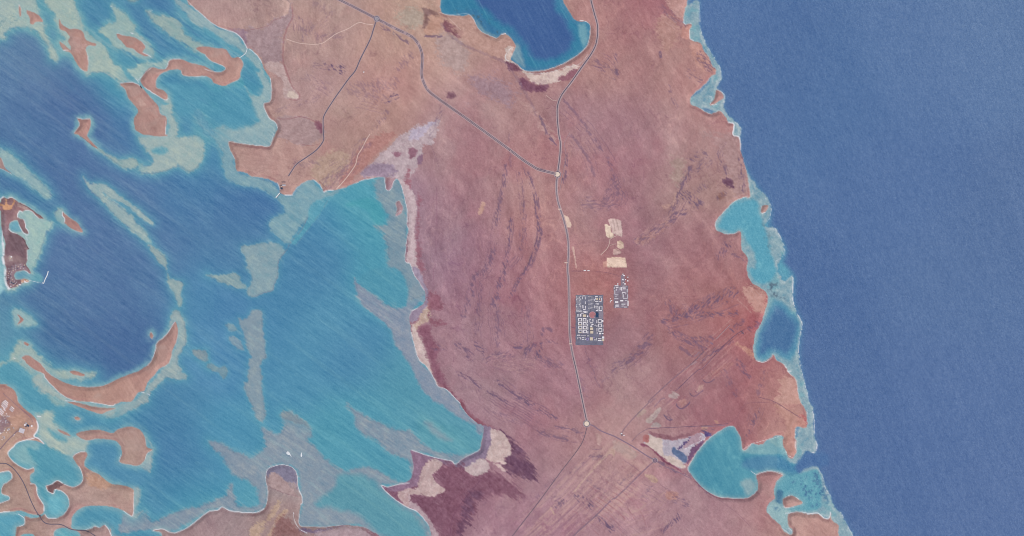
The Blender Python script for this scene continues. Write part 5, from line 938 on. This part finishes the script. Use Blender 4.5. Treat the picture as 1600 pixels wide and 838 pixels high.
# ------------------------------------------------------------------ walled camp and other buildings
M_pad = paint('camp_asphalt', (112, 112, 130), .85, .18, .02)
M_white = paint('white_roof', (232, 228, 234), .7, .1); M_tan = paint('tan_roof', (208, 194, 176), .8, .1); M_grey = paint('grey_roof', (186, 184, 194), .8, .14)
M_lil = paint('lilac_roof', (160, 150, 196), .8, .1); M_navy = paint('dark_blue_roof', (38, 66, 100), .6, .05); M_violet = paint('dull_violet_roof', (200, 194, 204), .8, .1)
RM = {'w': (M_white, 'white'), 't': (M_tan, 'tan'), 'g': (M_grey, 'grey'), 'l': (M_lil, 'lilac'), 'n': (M_navy, 'dark blue'), 'v': (M_violet, 'pale grey')}
def pad_obj(name, spec, mat, lift=1.0, nx=14, ny=24):
    (x0, y0), (x1, y1) = P(spec)[:2]; v, f = [], []
    for j in range(ny+1):
        for i in range(nx+1):
            x = x0+(x1-x0)*i/nx + .35*math.sin(j*2.1+i); y = y0+(y1-y0)*j/ny + .3*math.sin(i*1.7+j)
            v.append((wx(x), wy(y), hat(x, y)+lift))
    for j in range(ny):
        for i in range(nx): a = j*(nx+1)+i; f.append((a, a+nx+1, a+nx+2, a+1))
    return mesh_obj(name, v, f, mat, kind='structure')
pad_obj('pavement', "G: 899.3,461 942.6,539.4", M_pad)
M_pad2 = paint('compound_ground', (132, 120, 134), .9, .18, .02)
pad_obj('pavement', "G: 958.8,446.5 981.5,481.5", M_pad2, 1.0, 8, 12); pad_obj('pavement', "G: 970,430 976,447", M_pad2, 1.0, 3, 5)
M_pad3 = paint('plaza_ground', (142, 134, 148), .9)
pad_obj('pavement', "M2: 775,585 905,800", M_pad3, 1.6, 5, 8)
e = D.objects.new('sports_ground', None); C.collection.objects.link(e); e.location = (wx(925.6), wy(492.2), hat(925, 492)+3.5)
e['label'] = 'round bare red ground with a pale rim in the middle of the walled camp'; e['category'] = 'sports ground'
disc('red_ground', 0, 0, 0, 49, 0, paint('red_earth', (172, 118, 124), .95, .1, .03), e); disc('rim_path', 0, 0, 49, 56, .4, paint('rim_path', (168, 150, 164), .9), e)
BW, BH = {}, []
used_labels = {}
def building(x0, y0, x1, y1, c, where, h=8.0, ang=0, group=None, wall_h=1.0, gable=False):
    cx, cy = (x0+x1)/2, (y0+y1)/2; w, d = max(.5, (x1-x0))*PX/2, max(.5, (y1-y0))*PX/2; p = min(.8, w*.2, d*.2)*1.0
    if gable:
        v = [(-w,-d,0),(w,-d,0),(w,d,0),(-w,d,0),(-w,-d,h),(w,-d,h),(w,d,h),(-w,d,h),(-w,0,h*1.3),(w,0,h*1.3)]
        f = [(0,1,5,4),(1,2,6,9,5),(2,3,7,6),(3,0,4,8,7),(4,5,9,8),(6,7,8,9)]
    else:
        v = [(-w,-d,0),(w,-d,0),(w,d,0),(-w,d,0),(-w,-d,h),(w,-d,h),(w,d,h),(-w,d,h),
             (-w+p,-d+p,h),(w-p,-d+p,h),(w-p,d-p,h),(-w+p,d-p,h),(-w+p,-d+p,h-wall_h),(w-p,-d+p,h-wall_h),(w-p,d-p,h-wall_h),(-w+p,d-p,h-wall_h)]
        f = [(0,1,5,4),(1,2,6,5),(2,3,7,6),(3,0,4,7),(4,5,9,8),(5,6,10,9),(6,7,11,10),(7,4,8,11),(8,9,13,12),(9,10,14,13),(10,11,15,14),(11,8,12,15),(12,13,14,15)]
        # stair head on the roof
        if min(w, d) > 5:
            s = len(v); a = w*.15; b = d*.15; ux, uy = w*.35, -d*.3; z0, z1 = h-wall_h, h+2.2
            v += [(ux-a,uy-b,z0),(ux+a,uy-b,z0),(ux+a,uy+b,z0),(ux-a,uy+b,z0),(ux-a,uy-b,z1),(ux+a,uy-b,z1),(ux+a,uy+b,z1),(ux-a,uy+b,z1)]
            f += [(s,s+1,s+5,s+4),(s+1,s+2,s+6,s+5),(s+2,s+3,s+7,s+6),(s+3,s,s+4,s+7),(s+4,s+5,s+6,s+7)]
    o = mesh_obj('building', v, f, RM[c][0]); o.location = (wx(cx), wy(cy), hat(cx, cy)+.6); o.rotation_euler = (0,0,math.radians(ang))
    o['category'] = 'building'; o['group'] = group or 'flat-roofed camp buildings'
    BH.append((o, c, (x1-x0), (y1-y0), cx, cy, where)); return o
def M(key, x0, y0, x1, y1, c, where, **k):
    ox, oy, s = TILES[key]; return building(ox+x0/s, oy+y0/s, ox+x1/s, oy+y1/s, c, where, **k)
w_ = 'north-west housing rows'
for j in range(14):
    for i, x in enumerate((127, 168, 208, 250)):
        if (i*5+j*3) % 11 == 7: continue
        M('M2', x-13, 138+j*34, x+12, 138+j*34+21, 'g' if (i+j) % 3 else 'w', w_, h=5, group='small houses in the north-west rows')
for j in range(11):
    for i, x in enumerate((488, 528, 572, 606)):
        if (i*7+j*2) % 6 == 3: continue
        M('M2', x-12, 150+j*39, x+12, 150+j*39+20, 'g' if (i+2*j) % 3 else 'w', 'north-middle housing rows', h=5, group='small houses in the north-middle rows')
for r in [(300,130,380,150),(297,160,312,240),(370,160,387,242),(370,300,390,378),(300,405,325,505),(375,430,395,512),(320,525,388,550),(310,592,347,612),(350,588,412,632),(418,592,445,628)]:
    M('M2', *r, 'w', 'strip west of north-middle houses', h=7)
for r in [(630,230,650,295),(635,420,652,500),(670,150,745,175),(670,190,690,245),(670,285,762,310),(680,340,722,385),(735,345,765,397),(670,430,760,447),(740,450,760,548),(690,550,760,574),(680,455,708,512)]:
    M('M2', *r, 'w' if r[0] != 680 else 'g', 'north-east courts of the walled camp', h=8)
for r in [(780,162,857,180),(845,208,865,280),(785,300,857,316),(790,430,872,445),(858,447,876,545),(785,550,872,573),(785,452,802,540),(700,200,745,260),(780,205,812,262)]:
    M('M2', *r, 'w' if r[1] != 200 and r[1] != 205 else 't', 'north-east corner of the walled camp', h=8)
for r in [(135,665,195,745,'g'),(220,672,265,742,'w'),(310,680,405,755,'t'),(428,710,466,757,'w'),(130,560,205,600,'g'),(225,560,280,610,'g'),(245,630,330,662,'v')]:
    M('M2', *r, 'middle row west of the round red ground', h=9)
M('M2', 695, 632, 768, 766, 'n', 'beside the round red ground', h=12)
def court(key, x0, y0, x1, y1, t, c, where, open_=None):
    if 't' != open_: M(key, x0, y0, x1, y0+t, c, where, h=9)
    if 'l' != open_: M(key, x0, y0+t+2, x0+t, y1, c, where, h=9)
    if 'r' != open_: M(key, x1-t, y0+t+2, x1, y1, c, where, h=9)
for i, (a, b) in enumerate(((170, 287), (308, 412))):
    for j in range(4):
        y = 40 + j*112 + i*3; xx = j*4
        court('M3', a+xx, y, b+xx, y+98, 24, 'w', 'south-west courtyard blocks')
        M('M3', a+xx+26, y+70, b+xx-30, y+96, 't' if i == 0 and j > 0 else 'v', 'south-west courtyard blocks', h=8)
for r in [(440,90,460,190),(440,210,462,285),(445,300,466,380),(445,420,466,487)]: M('M3', *r, 'w', 'thin row east of the courtyard blocks', h=8)
for r in [(500,60,542,90),(590,75,616,142),(505,100,522,150),(510,168,602,190),(560,210,620,240)]: M('M3', *r, 'w', 'centre court of the southern camp', h=9)
for r in [(528,258,582,300),(520,315,607,392),(525,415,612,490)]: M('M3', *r, 't' if r[0] != 528 else 'w', 'centre line of the southern camp', h=11)
for r in [(700,100,726,182),(705,235,731,300),(705,330,731,430),(710,450,741,502),(650,230,680,272)]: M('M3', *r, 'v', 'narrow row by the square courts', h=8)
for (x0, y0, x1, y1) in ((745,75,857,177),(750,205,857,307),(765,335,872,442)):
    court('M3', x0, y0, x1, y1, 20, 'w', 'three square east courts'); M('M3', x0+22, y1-18, x1-22, y1, 'w', 'three square east courts', h=9)
for r in [(780,465,842,512),(870,95,906,156),(885,235,907,310),(890,345,912,430),(860,475,912,502)]: M('M3', *r, 'v' if r[0] > 870 else 'w', 'east edge of the southern camp', h=8)
for r in [(140,525,222,550,'w'),(240,537,402,551,'v'),(430,540,490,570,'g'),(145,600,170,655,'g'),(180,600,235,616,'v'),(240,600,256,660,'w'),(280,600,352,620,'w'),(280,650,352,668,'w'),(375,610,393,627,'w'),(375,650,393,676,'w'),
          (410,610,430,690,'l'),(462,610,482,690,'l'),(432,610,460,626,'l'),(432,672,460,690,'l'),(515,600,602,690,'t'),(610,600,652,620,'l'),(640,650,682,690,'g'),(690,610,722,690,'g'),(745,620,852,650,'v'),(745,675,852,705,'w'),(870,575,930,637,'w'),(870,650,930,710,'t')]:
    M('M3', *r, 'southern service row of the walled camp', h=8)
for r in [(195,312,265,325),(178,340,195,382),(190,400,206,480),(215,340,265,356),(215,372,236,412),(195,481,265,497),(195,518,240,532),(190,553,265,570),(290,340,303,402),(318,345,336,410),(340,345,400,361),(350,370,400,385),(330,435,400,449),(420,380,438,442),
          (330,452,346,478),(345,480,361,540),(395,455,411,482),(430,480,443,560),(350,545,428,565),(300,585,356,612),(385,585,434,600),(435,600,455,700),(320,655,395,670),(322,690,366,706),(370,708,422,726),(220,670,272,715),(200,610,262,640),(200,672,216,730),(340,318,420,332)]:
    M('M4', *r, 'v' if (r[0]+r[1]) % 3 else 'w', 'smaller eastern compound', h=7, group='buildings of the smaller eastern compound')
for r in [(340,95,362,112),(355,117,386,137),(335,190,366,216),(390,195,406,215),(370,275,406,296),(435,150,451,170),(430,215,452,240),(345,255,366,271)]:
    M('M4', *r, 'w', 'cluster north of the smaller compound', h=6, group='buildings of the smaller eastern compound')
M('M4', 245, 275, 264, 297, 'w', 'corner of the smaller compound', h=6)
for r in [(110,555,125,570),(120,590,148,606),(105,612,124,630)]: M('M4', *r, 'w', 'between the two compounds', h=5)
# settlement at the left edge
for i in range(5):
    M('T', 20+i*22, 208+i*0+ (4-i)*16-40, 130+i*0, 208+(4-i)*16-26, 'w', 'row of white warehouses at the left-edge settlement', h=9, ang=-40, gable=True, group='white gabled warehouses in the left-edge settlement') if False else None
for k, (x, y, L, c) in enumerate([(88,232,62,'w'),(78,250,78,'w'),(67,268,88,'w'),(56,286,88,'v'),(46,304,70,'w'),(170,312,50,'w'),(158,330,58,'v'),(148,346,58,'v'),(60,338,40,'w'),(28,350,70,'w'),(14,366,80,'w'),(2,384,90,'w'),(20,330,30,'g')]):
    M('T', x-L/2, y-5.5, x+L/2, y+5.5, c, 'left-edge warehouse rows', h=9, ang=-43, gable=True, group='white gabled warehouses in the left-edge settlement')
rs = random.Random(5)
for k in range(46):
    x = rs.uniform(4, 190); y = rs.uniform(385, 640) if rs.random() < .8 else rs.uniform(640, 780)
    if x > 130 and y < 520: x -= 90
    if x > 5 + (840-y)*1.2: continue
    sx, sy = rs.uniform(7, 18), rs.uniform(6, 12)
    M('T', x-sx/2, y-sy/2, x+sx/2, y+sy/2, rs.choice('wwgtvg'), 'scattered houses at the left edge', h=6, ang=rs.choice((-43, 47, -30)), group='scattered houses of the left-edge settlement')
M('T', 252, 582, 322, 642, 'v', 'square yard by the road on the settlement point', h=8, ang=-20)
for r in [(318,525,340,548,'w'),(334,508,358,524,'g'),(352,535,385,556,'n'),(338,548,350,566,'n'),(408,540,430,562,'w')]: M('T', *r, 'small dark works on the settlement point', h=8, ang=-40)
# resort houses round the marina of the dark island
cnt = 0
for ring, n, r0 in ((0, 15, 165), (1, 18, 205), (2, 14, 245)):
    for i in range(n):
        a = math.radians(-75 - i*(235/n)) ; x = 340 + r0*1.0*math.cos(a); y = 530 + r0*.72*math.sin(a)
        if x > 500 or y > 740 or (x > 300 and y > 620): continue
        gx_, gy_ = x/10.48, 380+y/10.48
        if hat(gx_, gy_) < .7: continue
        M('N6', x-9, y-6, x+9, y+6, 'gntvg'[(i*3+ring) % 5], 'around the island marina', h=6, ang=math.degrees(-a), group='resort houses ringing the island marina')
for r in [(270,690,300,706,'t'),(310,672,340,688,'w'),(350,640,372,654,'t'),(390,618,420,632,'w'),(425,605,452,620,'t'),(180,640,215,655,'n'),(205,655,240,668,'n'),(165,700,190,718,'g'),(175,215,200,235,'w'),(160,235,180,250,'t')]:
    M('N6', *r, 'southern arm of the resort island', h=7, ang=-30)
# lone buildings
building(567.6, 112.2, 569.3, 113.8, 'w', 'lone', h=10)
for r in [(215,340,300,352,'n'),(190,418,210,430,'n'),(195,432,212,455,'t'),(195,465,235,505,'n'),(225,400,300,430,'g')]: M('J', *r, 'jetty yard on the headland', h=6)
M('U', 955, 440, 985, 462, 'w', 'junction east of southern roundabout', h=7); M('U', 968, 470, 990, 486, 'n', 'junction east of southern roundabout', h=7); M('U', 1005, 475, 1028, 492, 'w', 'junction east of southern roundabout', h=6)
M('C3', 1085, 8, 1100, 14, 'w', 'thin track north of the smaller compound', h=5); M('C3', 1108, 10, 1122, 15, 'w', 'thin track north of the smaller compound', h=5)
# labels: name every building by look and place, counting within its cluster
from collections import defaultdict
grp = defaultdict(list)
ORD = ['first','second','third','fourth','fifth','sixth','seventh','eighth','ninth','tenth','eleventh','twelfth','thirteenth','fourteenth','fifteenth','sixteenth','seventeenth','eighteenth','nineteenth','twentieth']
def ordn(n):
    if n < 20: return ORD[n]
    t = ['twenty','thirty','forty','fifty'][(n+1)//10-2]; r = (n+1) % 10
    return t + '-' + ORD[r-1] if r else {'twenty':'twentieth','thirty':'thirtieth','forty':'fortieth','fifty':'fiftieth'}[t]
for b in BH:
    o, c, w, d, x, y, where = b
    shape = 'long' if max(w, d) > 2.4*min(w, d) else ('small square' if max(w, d) < 1.6 else 'squarish')
    grp[(where, c, shape)].append(b)
for (where, c, shape), L in grp.items():
    L.sort(key=lambda b: (round(b[5]/1.6), b[4])); col = RM[c][1]
    if where == 'lone': del L[0][0]['group']; L[0][0]['label'] = 'single tiny white building alone in the desert east of the branch road'; continue
    if 'rows of the walled camp' in where and 'housing' in where:
        rows = defaultdict(list)
        for b in L: rows[round(b[5]/1.0)].append(b)
        for b in L: pass
    for n, b in enumerate(L):
        pos = '' if len(L) == 1 else ' ' + ordn(n) + ' from the top,'
        b[0]['label'] = f'{shape} {col} building,{pos} {where}'
        if any(t in where for t in ('jetty', 'junction', 'track', 'works', 'square yard')): del b[0]['group']
# ------------------------------------------------------------------ jetties, causeway, bridge, breakwater, cays
def slab(name, spec, wd, top, mat, label, cat, taper=1.0):
    q = dense(P(spec), 1.5); v, f = [], []; n = len(q)
    hw = np.linspace(wd, wd*taper, n)/2
    L = offset(q, -hw); R = offset(q, hw)
    L2 = offset(q, -hw-.12); R2 = offset(q, hw+.12)
    for a, b, c, d in zip(L2, L, R, R2):
        v += [(wx(a[0]), wy(a[1]), -1), (wx(b[0]), wy(b[1]), top), (wx(c[0]), wy(c[1]), top), (wx(d[0]), wy(d[1]), -1)]
    for i in range(n-1):
        for k in range(3): a = 4*i+k; f.append((a, a+4, a+5, a+1))
    f += [(0,1,2,3), (4*n-4, 4*n-1, 4*n-2, 4*n-3)]
    o = mesh_obj(name, v, f, mat)
    bm_n = o.data.polygons[1].normal.z
    if bm_n < 0: o.data.flip_normals()
    o['label'] = label; o['category'] = cat; return o
M_conc = paint('bright_concrete', (220, 224, 230), .7, .04); M_rock = paint('dark_rock', (70, 66, 80), .9)
slab('jetty', "J: 170,582 85,684", 1.5, 3.5, M_conc, 'straight white jetty reaching south-west from the brown headland', 'jetty')
slab('jetty', "J: 186,586 100,690", .6, 1.2, M_rock, 'dark rock edge along the south side of the white jetty', 'rock edge')
slab('causeway', "A2: 264,300 258,325 240,345 214,362", .7, 3, M_conc, 'thin curved white causeway linking the shore to the hook-shaped island', 'causeway')
slab('bridge', "A1: 874,536 884,552", 1.6, 6, M_rock, 'short dark bridge over the channel between the hook-shaped and brown islands', 'bridge')
slab('bridge', "D1: 232,700 256,714", 1.4, 6, paint('bridge_deck', (92, 80, 92)), 'small road bridge over the winding channel at lower left', 'bridge')
slab('breakwater', "N6: 790,462 770,530 740,590 712,660 690,650", 1.3, 2.5, M_conc, 'white surf-covered breakwater off the resort marina', 'breakwater', .8)
slab('pier', "N6: 400,5 432,60", .5, 3, M_rock, 'dark curved pier on the east shore of the resort island', 'pier'); slab('pier', "N6: 440,95 478,98", .9, 3, M_rock, 'short stubby dark pier pointing east from the resort island', 'pier')
def cay(spec, label):
    q = curve(P(spec), True, .25, .8); c = q.mean(0); v = [(wx(c[0]), wy(c[1]), 3.0)] + [(wx(a), wy(b), 2.0) for a, b in (q*.7+c*.3)] + [(wx(a), wy(b), .3) for a, b in q]; n = len(q); f = []
    for i in range(n):
        j = (i+1) % n; f += [(0, 1+i, 1+j), (1+i, 1+n+i, 1+n+j, 1+j)]
    o = mesh_obj('sand_cay', v, f, M_conc)
    if o.data.polygons[0].normal.z < 0: o.data.flip_normals()
    o['label'] = label; o['category'] = 'sand cay'
cay("D2: 508,320 516,309 522,312 530,319 533,327 541,344 529,332 519,331 512,326", 'bright white sand cay with a thin tail north of the peninsula')
cay("D2: 597,330 603,316 607,338 600,344", 'tiny bright white speck of sand east of the larger cay')
